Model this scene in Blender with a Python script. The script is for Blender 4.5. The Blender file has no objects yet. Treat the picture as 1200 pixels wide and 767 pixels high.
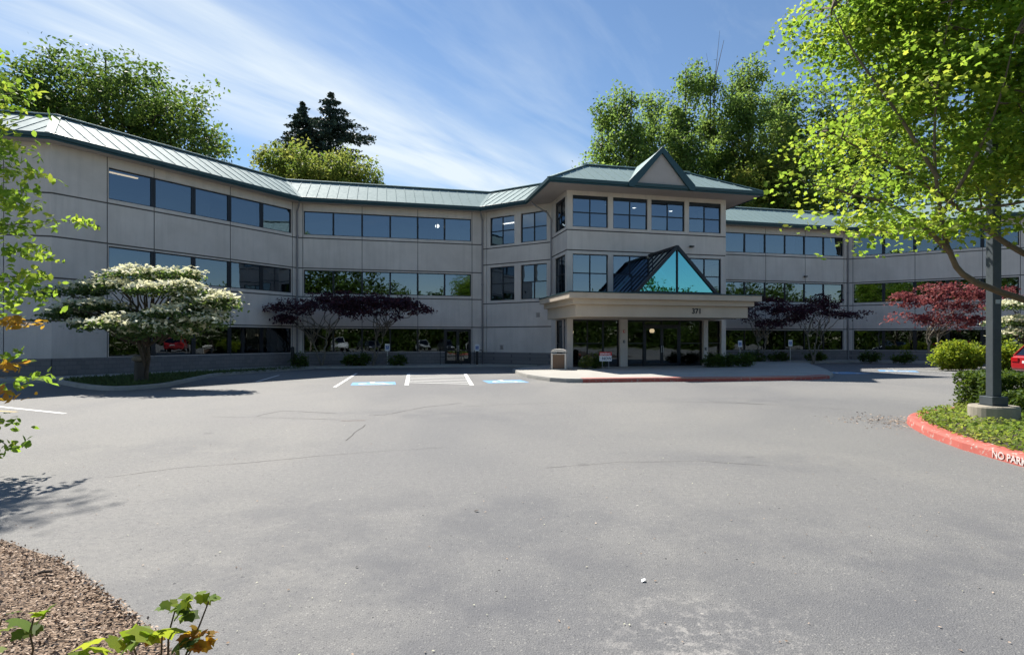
import bpy, bmesh, math, random
import numpy as np
from mathutils import Vector, Matrix, Euler
R = math.radians
rnd = random.Random(7)
rng = np.random.default_rng(11)
scn = bpy.context.scene
col = scn.collection

# ------------------------------------------------------------------ camera, sky, sun, exposure
EYE = 1.75
cam_d = bpy.data.cameras.new('camera')
cam = bpy.data.objects.new('camera', cam_d); col.objects.link(cam)
cam.location = (0, 0, EYE); cam.rotation_euler = (R(90), 0, 0)
cam_d.sensor_width = 36; cam_d.lens = 19.5
cam_d.shift_y = 14.5/1200
cam_d.clip_start = 0.05; cam_d.clip_end = 2000
scn.camera = cam
SUNV = Vector((.50, -.71, -1.0)).normalized()            # the way the sunlight travels
SUN_EL = math.asin(-SUNV.z)
SUN_AZ = math.atan2(-SUNV.x, -SUNV.y)                    # from +Y towards +X
sun_d = bpy.data.lights.new('sun', 'SUN'); sun_d.energy = 4.6; sun_d.angle = R(.53); sun_d.color = (1, .95, .87)
sun = bpy.data.objects.new('sun', sun_d); col.objects.link(sun)
sun.rotation_euler = SUNV.to_track_quat('-Z', 'Y').to_euler(); sun.location = (-30, 60, 80)
vs = scn.view_settings
vs.view_transform = 'Standard'; vs.look = 'None'; vs.gamma = 1; vs.use_curve_mapping = False
vs.exposure = 1.05
scn.cycles.max_bounces = 8; scn.cycles.transparent_max_bounces = 12
scn.cycles.caustics_reflective = False; scn.cycles.caustics_refractive = False
try: scn.cycles.use_denoising = True
except Exception: pass

world = bpy.data.worlds.new('World'); scn.world = world; world.use_nodes = True
wt = world.node_tree; wn = wt.nodes; wl = wt.links
for n in list(wn): wn.remove(n)
def WN(t, **k):
    n = wn.new(t)
    for a, b in k.items(): setattr(n, a, b)
    return n
def wmath(op, a, b=None, c=None, clamp=False):
    n = WN('ShaderNodeMath', operation=op); n.use_clamp = clamp
    for i, v in enumerate((a, b, c)):
        if v is None: continue
        if isinstance(v, (int, float)): n.inputs[i].default_value = v
        else: wl.new(v, n.inputs[i])
    return n.outputs[0]
sky = WN('ShaderNodeTexSky', sky_type='NISHITA', sun_disc=False)
sky.sun_elevation = SUN_EL; sky.sun_rotation = SUN_AZ; sky.altitude = 50
sky.air_density = 1.15; sky.dust_density = .0; sky.ozone_density = 4.2
tc = WN('ShaderNodeTexCoord'); sp = WN('ShaderNodeSeparateXYZ'); wl.new(tc.outputs['Generated'], sp.inputs[0])
zc = wmath('MAXIMUM', sp.outputs[2], .06)
cx_ = wmath('DIVIDE', sp.outputs[0], zc); cy_ = wmath('DIVIDE', sp.outputs[1], zc)
# cirrus sheet: along-streak coordinate and across-streak coordinate
al = wmath('ADD', wmath('MULTIPLY', cx_, .53), wmath('MULTIPLY', cy_, .85))
ac = wmath('SUBTRACT', wmath('MULTIPLY', cx_, .85), wmath('MULTIPLY', cy_, .53))
def wnoise(sa, sc, scale, detail, rough, off=0):
    cb = WN('ShaderNodeCombineXYZ')
    wl.new(wmath('MULTIPLY', al, sa), cb.inputs[0]); wl.new(wmath('MULTIPLY', ac, sc), cb.inputs[1]); cb.inputs[2].default_value = off
    nz = WN('ShaderNodeTexNoise'); nz.inputs['Scale'].default_value = scale; nz.inputs['Detail'].default_value = detail
    nz.inputs['Roughness'].default_value = rough; nz.inputs['Distortion'].default_value = .35
    wl.new(cb.outputs[0], nz.inputs['Vector']); return nz.outputs['Fac']
def wgauss(v, c, w):
    d = wmath('DIVIDE', wmath('SUBTRACT', v, c), w)
    return wmath('POWER', math.e, wmath('MULTIPLY', wmath('MULTIPLY', d, d), -1))
nA = wnoise(.35, 1.6, 2.2, 9, .62)
nB = wnoise(.9, 1.2, .8, 4, .55, 3.1)
nC = wnoise(.42, 1.7, 1.6, 8, .55, 8.0)
nD = wnoise(.35, 2.2, 1.0, 8, .6, 5.0)
band = wmath('MULTIPLY', wgauss(wmath('ADD', ac, wmath('MULTIPLY', nB, .25)), -1.88, .46), wmath('ADD', wmath('MULTIPLY', wmath('SUBTRACT', nC, .36, clamp=True), 2.9), wmath('MULTIPLY', nA, .62)))
ray2 = wmath('MULTIPLY', wgauss(wmath('ADD', ac, wmath('MULTIPLY', nB, .06)), -1.33, .09), wmath('MULTIPLY', wmath('SUBTRACT', al, 2.2, clamp=True), .75))
thin = wmath('MULTIPLY', wmath('SUBTRACT', nA, .55, clamp=True), wmath('MULTIPLY', nD, 1.2))
wisp = wmath('MULTIPLY', wgauss(ac, -1.05, .35), wmath('MULTIPLY', wmath('SUBTRACT', nC, .46, clamp=True), 1.2))
cl = wmath('ADD', wmath('ADD', band, ray2), wmath('ADD', thin, wisp), clamp=True)
up = WN('ShaderNodeMapRange'); up.inputs['From Min'].default_value = .02; up.inputs['From Max'].default_value = .22
wl.new(sp.outputs[2], up.inputs['Value'])
cl = wmath('MULTIPLY', wmath('MULTIPLY', cl, up.outputs[0]), .95, clamp=True)
mx = WN('ShaderNodeMix', data_type='RGBA'); wl.new(cl, mx.inputs['Factor'])
wl.new(sky.outputs[0], mx.inputs['A']); mx.inputs['B'].default_value = (6.6, 7.4, 8.0, 1)
bg = WN('ShaderNodeBackground'); bg.inputs['Strength'].default_value = .062; wl.new(mx.outputs['Result'], bg.inputs['Color'])
ow = WN('ShaderNodeOutputWorld'); wl.new(bg.outputs[0], ow.inputs['Surface'])

# ------------------------------------------------------------------ pixel helpers (photo 1200x767), used only to survey real positions
F_ = 650.0
def gp(px, py, z=0.0):
    y = F_*(EYE - z)/(py - 398.0); return ((px - 600)/F_*y, y)
def pt(px, py, Y):
    return Vector(((px - 600)/F_*Y, Y, EYE + (398.0 - py)/F_*Y))

# ------------------------------------------------------------------ materials
MATS = {}
class NT:
    def __init__(s, name):
        s.m = bpy.data.materials.new(name); s.m.use_nodes = True
        s.t = s.m.node_tree; s.n = s.t.nodes; s.l = s.t.links
        s.b = s.n['Principled BSDF']; s.out = s.n['Material Output']
        s._tc = None
    def add(s, t, **k):
        n = s.n.new(t)
        for a, b in k.items(): setattr(n, a, b)
        return n
    def co(s, which='Object'):
        if s._tc is None: s._tc = s.add('ShaderNodeTexCoord')
        return s._tc.outputs[which]
    def mapv(s, scale, which='Object', loc=(0,0,0), rot=(0,0,0)):
        m = s.add('ShaderNodeMapping'); m.inputs['Scale'].default_value = scale; m.inputs['Location'].default_value = loc
        m.inputs['Rotation'].default_value = rot
        s.l.new(s.co(which), m.inputs[0]); return m.outputs[0]
    def noise(s, scale, detail=5, rough=.55, vec=None, dist=0):
        n = s.add('ShaderNodeTexNoise'); n.inputs['Scale'].default_value = scale; n.inputs['Detail'].default_value = detail
        n.inputs['Roughness'].default_value = rough; n.inputs['Distortion'].default_value = dist
        s.l.new(vec if vec is not None else s.co(), n.inputs['Vector']); return n.outputs['Fac']
    def voro(s, scale, vec=None, feature='F1', out='Distance'):
        n = s.add('ShaderNodeTexVoronoi', feature=feature); n.inputs['Scale'].default_value = scale
        s.l.new(vec if vec is not None else s.co(), n.inputs['Vector']); return n.outputs[out]
    def ramp(s, fac, stops):
        r = s.add('ShaderNodeValToRGB'); e = r.color_ramp.elements
        while len(e) < len(stops): e.new(.5)
        for i, (p, c) in enumerate(stops):
            e[i].position = p; e[i].color = (c if len(c) == 4 else (*c, 1)) if not isinstance(c, (int, float)) else (c, c, c, 1)
        s.l.new(fac, r.inputs[0]); return r.outputs[0]
    def math(s, op, a, b=None, clamp=False):
        n = s.add('ShaderNodeMath', operation=op); n.use_clamp = clamp
        for i, v in enumerate((a, b)):
            if v is None: continue
            if isinstance(v, (int, float)): n.inputs[i].default_value = v
            else: s.l.new(v, n.inputs[i])
        return n.outputs[0]
    def mix(s, fac, a, b, mode='MIX'):
        n = s.add('ShaderNodeMix', data_type='RGBA', blend_type=mode)
        for k, v in (('Factor', fac), ('A', a), ('B', b)):
            if isinstance(v, (int, float)): n.inputs[k].default_value = v if k == 'Factor' else (v, v, v, 1)
            elif isinstance(v, tuple): n.inputs[k].default_value = (*v, 1) if len(v) == 3 else v
            else: s.l.new(v, n.inputs[k])
        return n.outputs['Result']
    def bump(s, h, strength=.3, dist=.02):
        n = s.add('ShaderNodeBump'); n.inputs['Strength'].default_value = strength; n.inputs['Distance'].default_value = dist
        s.l.new(h, n.inputs['Height']); s.l.new(n.outputs[0], s.b.inputs['Normal'])
    def base(s, c):
        if isinstance(c, tuple): s.b.inputs['Base Color'].default_value = (*c, 1)
        else: s.l.new(c, s.b.inputs['Base Color'])
    def rough(s, v):
        if isinstance(v, (int, float)): s.b.inputs['Roughness'].default_value = v
        else: s.l.new(v, s.b.inputs['Roughness'])
def reg(key, t): MATS[key] = t.m; return t.m
def plain(key, name, c, rough=.6, metal=0, var=.12, scale=8, spec=None, bump=0):
    t = NT(name)
    n = t.noise(scale, 5)
    t.base(t.mix(n, tuple(max(0, x*(1-var)) for x in c), tuple(x*(1+var) for x in c)))
    t.rough(rough); t.b.inputs['Metallic'].default_value = metal
    if spec is not None: t.b.inputs['Specular IOR Level'].default_value = spec
    if bump: t.bump(t.noise(scale*6, 4), bump, .01)
    return reg(key, t)

def m_asphalt():
    t = NT('asphalt')
    big = t.noise(.16, 4, .5, t.mapv((1, .55, 1), rot=(0, 0, .35)), .6)
    mid = t.noise(.8, 6, .6, t.mapv((1, .5, 1), rot=(0, 0, -.35)), .4)
    c = t.mix(t.ramp(big, [(.40, 0), (.60, 1)]), (.104, .106, .112), (.182, .177, .166))
    c = t.mix(t.math('MULTIPLY', t.ramp(mid, [(.4, 0), (.75, 1)]), .5), c, (.125, .126, .130))
    mott = t.noise(14, 7, .72)
    c = t.mix(t.math('MULTIPLY', t.ramp(mott, [(.36, 1), (.52, 0)]), .55), c, (.105, .105, .108))
    c = t.mix(t.math('MULTIPLY', t.ramp(mott, [(.52, 0), (.70, 1)]), .35), c, (.235, .228, .213))
    fine = t.voro(85); grain = t.noise(150, 4, .75)
    c = t.mix(t.math('MULTIPLY', t.ramp(grain, [(.42, 0), (.66, 1)]), .6), c, (.36, .35, .33))
    c = t.mix(t.math('MULTIPLY', t.ramp(grain, [(.32, 1), (.47, 0)]), .65), c, (.055, .055, .058))
    # sparse pale and dark grit
    cell = t.add('ShaderNodeTexVoronoi'); cell.inputs['Scale'].default_value = 9; t.l.new(t.co(), cell.inputs['Vector'])
    sepc = t.add('ShaderNodeSeparateColor'); t.l.new(cell.outputs['Color'], sepc.inputs[0])
    dot = t.math('LESS_THAN', cell.outputs['Distance'], t.math('MULTIPLY', sepc.outputs[1], .12))
    c = t.mix(t.math('MULTIPLY', dot, t.math('GREATER_THAN', sepc.outputs[0], .90)), c, (.42, .40, .36))
    c = t.mix(t.math('MULTIPLY', dot, t.math('LESS_THAN', sepc.outputs[0], .16)), c, (.045, .045, .045))
    c2 = t.add('ShaderNodeTexVoronoi'); c2.inputs['Scale'].default_value = 52; t.l.new(t.co(), c2.inputs['Vector'])
    s2 = t.add('ShaderNodeSeparateColor'); t.l.new(c2.outputs['Color'], s2.inputs[0])
    d2 = t.math('LESS_THAN', c2.outputs['Distance'], t.math('MULTIPLY', s2.outputs[1], .42))
    c = t.mix(t.math('MULTIPLY', d2, t.math('MULTIPLY', t.math('GREATER_THAN', s2.outputs[0], .62), .55)), c, (.34, .33, .305))
    c = t.mix(t.math('MULTIPLY', d2, t.math('MULTIPLY', t.math('LESS_THAN', s2.outputs[0], .38), .55)), c, (.06, .06, .062))
    # oil drips
    c3 = t.add('ShaderNodeTexVoronoi'); c3.inputs['Scale'].default_value = .75; t.l.new(t.co(), c3.inputs['Vector'])
    s3 = t.add('ShaderNodeSeparateColor'); t.l.new(c3.outputs['Color'], s3.inputs[0])
    dr = t.math('MULTIPLY', t.ramp(t.math('ADD', c3.outputs['Distance'], t.math('MULTIPLY', t.noise(6, 4), .12)), [(.06, 1), (.16, 0)]), t.math('GREATER_THAN', s3.outputs[0], .62))
    c = t.mix(t.math('MULTIPLY', dr, .45), c, (.05, .052, .056))
    # worn patch where the binder has gone and pale stone shows
    wx, wy = gp(800, 722)
    def spot(px, py, r, ry=None):
        d = t.add('ShaderNodeMapping'); d.vector_type = 'TEXTURE'; d.inputs['Location'].default_value = (px, py, 0); d.inputs['Scale'].default_value = (r, ry or r, 1)
        t.l.new(t.co(), d.inputs[0]); ln = t.add('ShaderNodeVectorMath', operation='LENGTH'); t.l.new(d.outputs[0], ln.inputs[0])
        return t.ramp(ln.outputs['Value'], [(.15, 1), (1.0, 0)])
    wear = t.math('MULTIPLY', spot(wx, wy-.25, .75, .62), t.ramp(t.noise(7, 9, .8), [(.50, 0), (.58, 1)]))
    c = t.mix(t.math('MULTIPLY', wear, .75), c, (.42, .40, .37))
    # soft oil and tyre stains, darker foreground, maple shadow painted in beside the island
    for (sx, sy, r, ry, k) in ((-2.0, 13, 4.5, 1.4, .35), (3.6, 8.0, 3.0, 1.0, .4), (.4, 5.4, 3.6, 1.4, .4), (6.2, 5.2, 2.6, 1.2, .42), (-1.2, 4.2, 2.6, 1.0, .4), (.2, 3.4, 4.6, 1.5, .5), (3.8, 4.4, 3.6, 1.6, .45), (-2.2, 5.6, 3.0, 1.4, .3), (-5.5, 9, 3.5, 1.1, .3), (7.5, 16, 5, 1.2, .3)):
        st = t.math('MULTIPLY', spot(sx, sy, r, ry), t.ramp(t.noise(1.3, 5, .6), [(.38, 0), (.62, 1)]))
        c = t.mix(t.math('MULTIPLY', st, k), c, (.085, .088, .10))
    t.base(c); t.rough(.86); t.b.inputs['Specular IOR Level'].default_value = .3
    t.bump(t.math('ADD', fine, grain), .55, .006)
    reg('asphalt', t)
m_asphalt()
def m_concrete(key, name, a, b, stain, scale=1.0, streak=.35, speck=.5):
    t = NT(name)
    n1 = t.noise(.7*scale, 6, .6); n2 = t.noise(60, 3, .6)
    c = t.mix(t.ramp(n1, [(.35, 0), (.68, 1)]), a, b)
    st = t.ramp(t.noise(1.0, 6, .65, t.mapv((3.2, 3.2, .20))), [(.48, 0), (.72, 1)])
    c = t.mix(t.math('MULTIPLY', st, streak), c, stain)
    c = t.mix(t.math('MULTIPLY', t.ramp(n2, [(.3, 1), (.5, 0)]), speck*.5), c, tuple(x*.7 for x in a))
    t.base(c); t.rough(.85); t.b.inputs['Specular IOR Level'].default_value = .25
    t.bump(n2, .25, .006); reg(key, t)
m_concrete('wall', 'painted tilt-up concrete', (.60, .54, .485), (.70, .635, .575), (.48, .435, .39), streak=.45)
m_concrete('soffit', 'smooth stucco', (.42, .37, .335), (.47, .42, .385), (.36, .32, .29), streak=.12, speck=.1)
m_concrete('canopy', 'tan stucco', (.50, .42, .325), (.56, .475, .375), (.40, .335, .26), streak=.22, speck=.15)
m_concrete('walk', 'pavement concrete', (.36, .345, .31), (.43, .41, .37), (.25, .24, .22), streak=.2)
m_concrete('kerb', 'kerb concrete', (.32, .31, .285), (.40, .385, .35), (.2, .19, .18), scale=3, streak=.2)
m_concrete('drum', 'aged base concrete', (.30, .27, .22), (.42, .38, .31), (.16, .145, .12), scale=4)
def m_redkerb():
    t = NT('worn red kerb paint')
    n = t.noise(9, 8, .75); c = t.mix(t.noise(3, 4), (.36, .072, .055), (.47, .125, .095))
    c = t.mix(t.ramp(n, [(.57, 0), (.62, 1)]), c, (.40, .36, .32))
    c = t.mix(t.math('MULTIPLY', t.ramp(t.noise(18, 6, .7), [(.25, 1), (.42, 0)]), .6), c, (.14, .05, .045))
    t.base(c); t.rough(.7); t.bump(n, .25, .01); reg('redkerb', t)
m_redkerb()
def m_block():
    t = NT('split face block')
    br = t.add('ShaderNodeTexBrick'); br.offset = .5
    cb = t.add('ShaderNodeCombineXYZ'); s = t.add('ShaderNodeSeparateXYZ'); t.l.new(t.co(), s.inputs[0])
    t.l.new(t.math('ADD', s.outputs[0], t.math('MULTIPLY', s.outputs[1], .8)), cb.inputs[0]); t.l.new(s.outputs[2], cb.inputs[1])
    t.l.new(cb.outputs[0], br.inputs['Vector'])
    br.inputs['Scale'].default_value = 1; br.inputs['Brick Width'].default_value = .4; br.inputs['Row Height'].default_value = .2
    br.inputs['Mortar Size'].default_value = .008
    br.inputs['Color1'].default_value = (.20, .185, .18, 1); br.inputs['Color2'].default_value = (.26, .24, .23, 1); br.inputs['Mortar'].default_value = (.13, .12, .12, 1)
    n = t.noise(22, 6, .7)
    t.base(t.mix(t.math('MULTIPLY', n, .6), br.outputs['Color'], (.12, .115, .115))); t.rough(.95)
    t.bump(n, .7, .02); reg('block', t)
m_block()
def m_roof():
    t = NT('standing seam metal, weathered pale green')
    n = t.noise(.6, 5); s = t.noise(5, 5, .6, t.mapv((1, 1, .3)))
    c = t.mix(n, (.19, .265, .265), (.25, .335, .33)); c = t.mix(t.math('MULTIPLY', t.ramp(s, [(.5, 0), (.8, 1)]), .4), c, (.11, .15, .15))
    t.base(c); t.rough(t.ramp(s, [(.2, .62), (.8, .78)])); t.b.inputs['Specular IOR Level'].default_value = .12
    t.bump(n, .15, .05); reg('roof', t)
m_roof()
plain('joint', 'dark joint sealant', (.13, .12, .115), .9)
plain('teal', 'dark teal painted metal', (.012, .052, .062), .45, 0, .2)
plain('frame', 'dark anodised frame', (.010, .013, .020), .4, .2, .2)
plain('pipe', 'painted downspout', (.25, .235, .235), .6)
plain('inner_dark', 'office carpet', (.06, .06, .065), .9)
plain('inner_light', 'office ceiling', (.35, .35, .34), .9)
plain('inner_wall', 'office partition', (.16, .16, .165), .9)
plain('blind', 'pale roller blind', (.40, .43, .46), .9)
plain('black', 'black metal', (.012, .012, .013), .5)
plain('polemetal', 'weathered bronze pole paint', (.07, .085, .095), .5, .3, .25)
plain('white', 'white sign face', (.75, .76, .77), .5, 0, .04)
plain('blue', 'sign blue', (.03, .12, .42), .5)
plain('signred', 'sign red', (.55, .035, .035), .5)
plain('signink', 'dark blue ink', (.06, .10, .16), .6)
plain('galv', 'galvanised steel', (.45, .46, .47), .4, .7)
plain('bin', 'exposed aggregate panel', (.16, .105, .07), .85, 0, .35, 60, bump=.4)
plain('binlid', 'pale moulded lid', (.60, .56, .50), .6)
plain('bark', 'tree bark', (.085, .068, .050), .95, 0, .45, 14, bump=.8)
plain('greybark', 'smooth grey bark', (.20, .175, .14), .9, 0, .35, 9, bump=.5)
plain('limbbark', 'tan maple bark', (.135, .105, .065), .9, 0, .4, 9, bump=.6)
plain('stem', 'green brown stem', (.10, .07, .035), .8)
plain('soil', 'dark soil', (.055, .042, .032), .95, 0, .4, 20, bump=.8)
plain('crack', 'tar filled crack', (.055, .05, .047), .9)
plain('rust', 'brown stain', (.14, .085, .06), .9)
plain('tyre', 'tyre rubber', (.02, .02, .02), .9)
plain('rim', 'alloy wheel', (.45, .45, .46), .3, .9)
plain('brass', 'dark bollard paint', (.045, .04, .035), .6)
def m_paint(key, name, c, under, thr=.52):
    t = NT(name); n = t.noise(14, 9, .75)
    t.base(t.mix(t.ramp(n, [(thr, 0), (thr+.12, 1)]), c, under)); t.rough(.8); reg(key, t)
m_paint('linewhite', 'worn white road paint', (.70, .70, .67), (.22, .22, .21), .56)
m_paint('linefaint', 'faded white road paint', (.48, .48, .46), (.19, .19, .185), .46)
m_paint('stencil', 'worn white stencil paint', (.66, .58, .55), (.42, .13, .10), .52)
m_paint('lineblue', 'worn blue road paint', (.12, .30, .52), (.20, .24, .28), .60)
m_paint('lineyellow', 'worn yellow road paint', (.55, .40, .14), (.2, .19, .17), .5)
def m_mulch():
    t = NT('bark mulch bed'); v = t.add('ShaderNodeTexVoronoi'); v.inputs['Scale'].default_value = 38; t.l.new(t.mapv((1, 1.7, 1)), v.inputs['Vector'])
    s = t.add('ShaderNodeSeparateColor'); t.l.new(v.outputs['Color'], s.inputs[0])
    c = t.ramp(s.outputs[0], [(0, (.07, .045, .03)), (.35, (.20, .135, .09)), (.7, (.32, .225, .155)), (1, (.46, .35, .26))])
    t.base(c); t.rough(.95); t.bump(t.math('ADD', v.outputs['Distance'], t.noise(60, 4)), 1.0, .03); reg('mulch', t)
m_mulch()
def m_ground():
    t = NT('rough grass ground'); n = t.noise(.5, 8, .65)
    t.base(t.mix(n, (.05, .075, .025), (.10, .10, .05))); t.rough(.95); t.bump(t.noise(20, 4), .6, .05); reg('ground', t)
m_ground()
def m_lawn():
    t = NT('grass'); a = t.add('ShaderNodeAttribute', attribute_name='tint')
    t.base(t.ramp(a.outputs['Fac'], [(0, (.035, .065, .014)), (1, (.085, .13, .03))])); t.rough(.8); reg('lawn', t)
m_lawn()
def m_chip():
    t = NT('bark chips'); a = t.add('ShaderNodeAttribute', attribute_name='tint')
    t.base(t.ramp(a.outputs['Fac'], [(0, (.09, .055, .035)), (.5, (.29, .20, .135)), (1, (.55, .43, .33))])); t.rough(.95); reg('chip', t)
m_chip()
def m_leaf(key, name, stops, trans, tf=.4, rough=.6, spec=.22):
    t = NT(name); a = t.add('ShaderNodeAttribute', attribute_name='tint')
    t.base(t.ramp(a.outputs['Fac'], stops)); t.rough(rough); t.b.inputs['Specular IOR Level'].default_value = spec
    tr = t.add('ShaderNodeBsdfTranslucent'); t.l.new(t.ramp(a.outputs['Fac'], trans), tr.inputs['Color'])
    ms = t.add('ShaderNodeMixShader'); ms.inputs[0].default_value = tf
    t.l.new(t.b.outputs[0], ms.inputs[1]); t.l.new(tr.outputs[0], ms.inputs[2]); t.l.new(ms.outputs[0], t.out.inputs['Surface']); reg(key, t)
m_leaf('leaf_maple', 'sunny maple leaf', [(0, (.06, .115, .014)), (.6, (.12, .18, .02)), (1, (.18, .21, .024))], [(0, (.22, .38, .04)), (.6, (.38, .56, .06)), (1, (.58, .66, .08))], .55)
m_leaf('leaf_deep', 'broad green leaf', [(0, (.035, .07, .016)), (.6, (.075, .12, .024)), (1, (.13, .15, .035))], [(0, (.08, .17, .03)), (1, (.26, .36, .06))], .42)
m_leaf('leaf_mid', 'light green leaf', [(0, (.05, .09, .016)), (.6, (.11, .15, .025)), (1, (.17, .17, .035))], [(0, (.16, .27, .04)), (1, (.46, .48, .10))], .45)
m_leaf('leaf_popl', 'poplar leaf', [(0, (.035, .065, .018)), (.6, (.07, .105, .026)), (1, (.12, .17, .05))], [(0, (.17, .31, .06)), (1, (.42, .57, .12))], .5)
m_leaf('needle', 'blue green needles', [(0, (.02, .042, .036)), (1, (.06, .095, .075))], [(0, (.02, .04, .02)), (1, (.06, .09, .04))], .15, .6)
m_leaf('leaf_purple', 'purple maple leaf', [(0, (.030, .017, .028)), (.7, (.062, .034, .05)), (1, (.11, .05, .06))], [(0, (.08, .02, .03)), (1, (.24, .05, .06))], .35)
m_leaf('leaf_red', 'red maple leaf', [(0, (.09, .018, .026)), (.6, (.20, .045, .055)), (1, (.36, .15, .15))], [(0, (.14, .03, .04)), (1, (.60, .20, .18))], .38)
m_leaf('leaf_dog', 'dogwood leaf', [(0, (.035, .075, .03)), (1, (.09, .14, .05))], [(0, (.1, .2, .04)), (1, (.28, .36, .08))], .38)
m_leaf('bract', 'cream bract', [(0, (.64, .66, .48)), (1, (.85, .82, .62))], [(0, (.6, .62, .40)), (1, (.85, .8, .52))], .4, .6)
m_leaf('leaf_lime', 'lime green leaf', [(0, (.09, .16, .016)), (1, (.22, .27, .03))], [(0, (.26, .40, .03)), (1, (.62, .66, .06))], .45)
m_leaf('leaf_cover', 'ground cover leaf', [(0, (.08, .14, .02)), (.7, (.18, .25, .04)), (1, (.30, .30, .09))], [(0, (.22, .38, .04)), (1, (.5, .56, .1))], .42)
m_leaf('leaf_box', 'dark hedge leaf', [(0, (.025, .055, .012)), (.8, (.075, .125, .02)), (1, (.12, .17, .03))], [(0, (.08, .16, .02)), (1, (.26, .34, .04))], .35)
m_leaf('leaf_orange', 'orange tinged leaf', [(0, (.22, .14, .015)), (1, (.30, .13, .03))], [(0, (.62, .44, .03)), (1, (.66, .30, .05))], .45)
m_leaf('flower', 'pale yellow flower', [(0, (.30, .28, .12)), (1, (.62, .56, .30))], [(0, (.3, .3, .1)), (1, (.5, .45, .2))], .3)

def m_glass(key, name, tint, refl, trans, fmin, rough=0.0, wav=.0):
    t = NT(name); t.n.remove(t.b)
    g = t.add('ShaderNodeBsdfGlossy'); g.inputs['Color'].default_value = (*refl, 1); g.inputs['Roughness'].default_value = rough
    tr = t.add('ShaderNodeBsdfTransparent'); tr.inputs['Color'].default_value = (*trans, 1)
    lw = t.add('ShaderNodeFresnel'); lw.inputs['IOR'].default_value = 1.5
    f = t.math('MAXIMUM', t.math('ADD', t.math('MULTIPLY', lw.outputs[0], .9), fmin - .04), fmin)
    if wav:
        bp = t.add('ShaderNodeBump'); bp.inputs['Strength'].default_value = wav; bp.inputs['Distance'].default_value = .02
        t.l.new(t.noise(.9, 2), bp.inputs['Height']); t.l.new(bp.outputs[0], g.inputs['Normal'])
    ms = t.add('ShaderNodeMixShader'); t.l.new(f, ms.inputs[0]); t.l.new(tr.outputs[0], ms.inputs[1]); t.l.new(g.outputs[0], ms.inputs[2])
    t.l.new(ms.outputs[0], t.out.inputs['Surface']); reg(key, t)
m_glass('glass', 'tinted window glass', None, (.66, .80, .95), (.22, .25, .28), .21, 0, .12)
m_glass('glassground', 'dark tinted ground floor glass', None, (.60, .70, .78), (.20, .22, .24), .12, 0, .16)
m_glass('tealglass', 'teal mirror glass', None, (.20, .62, .70), (.08, .25, .28), .55, 0, .06)
m_glass('darkglass', 'dark sloped glazing', None, (.5, .6, .65), (.10, .14, .15), .10, .02, .05)
m_glass('carglass', 'car glass', None, (.7, .75, .8), (.10, .11, .12), .14)
def m_emit(key, name, c, s):
    t = NT(name); t.base(c); t.b.inputs['Emission Color'].default_value = (*c, 1); t.b.inputs['Emission Strength'].default_value = s; reg(key, t)
m_emit('lamp', 'lit lamp', (1, .93, .8), 3.5)
m_emit('lampwarm', 'warm pendant lamp', (1, .72, .4), 1.6)
def m_car(key, c):
    t = NT('car paint'); t.base(c); t.rough(.3); t.b.inputs['Coat Weight'].default_value = .8; t.b.inputs['Coat Roughness'].default_value = .05; reg(key, t)
m_car('car_red', (.38, .012, .016)); m_car('car_silver', (.42, .43, .44)); m_car('car_white', (.7, .7, .69)); m_car('car_dark', (.03, .035, .045))
plain('taillight', 'red lamp lens', (.42, .008, .01), .15)
plain('headlamp', 'clear lamp lens', (.7, .72, .75), .12)

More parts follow.
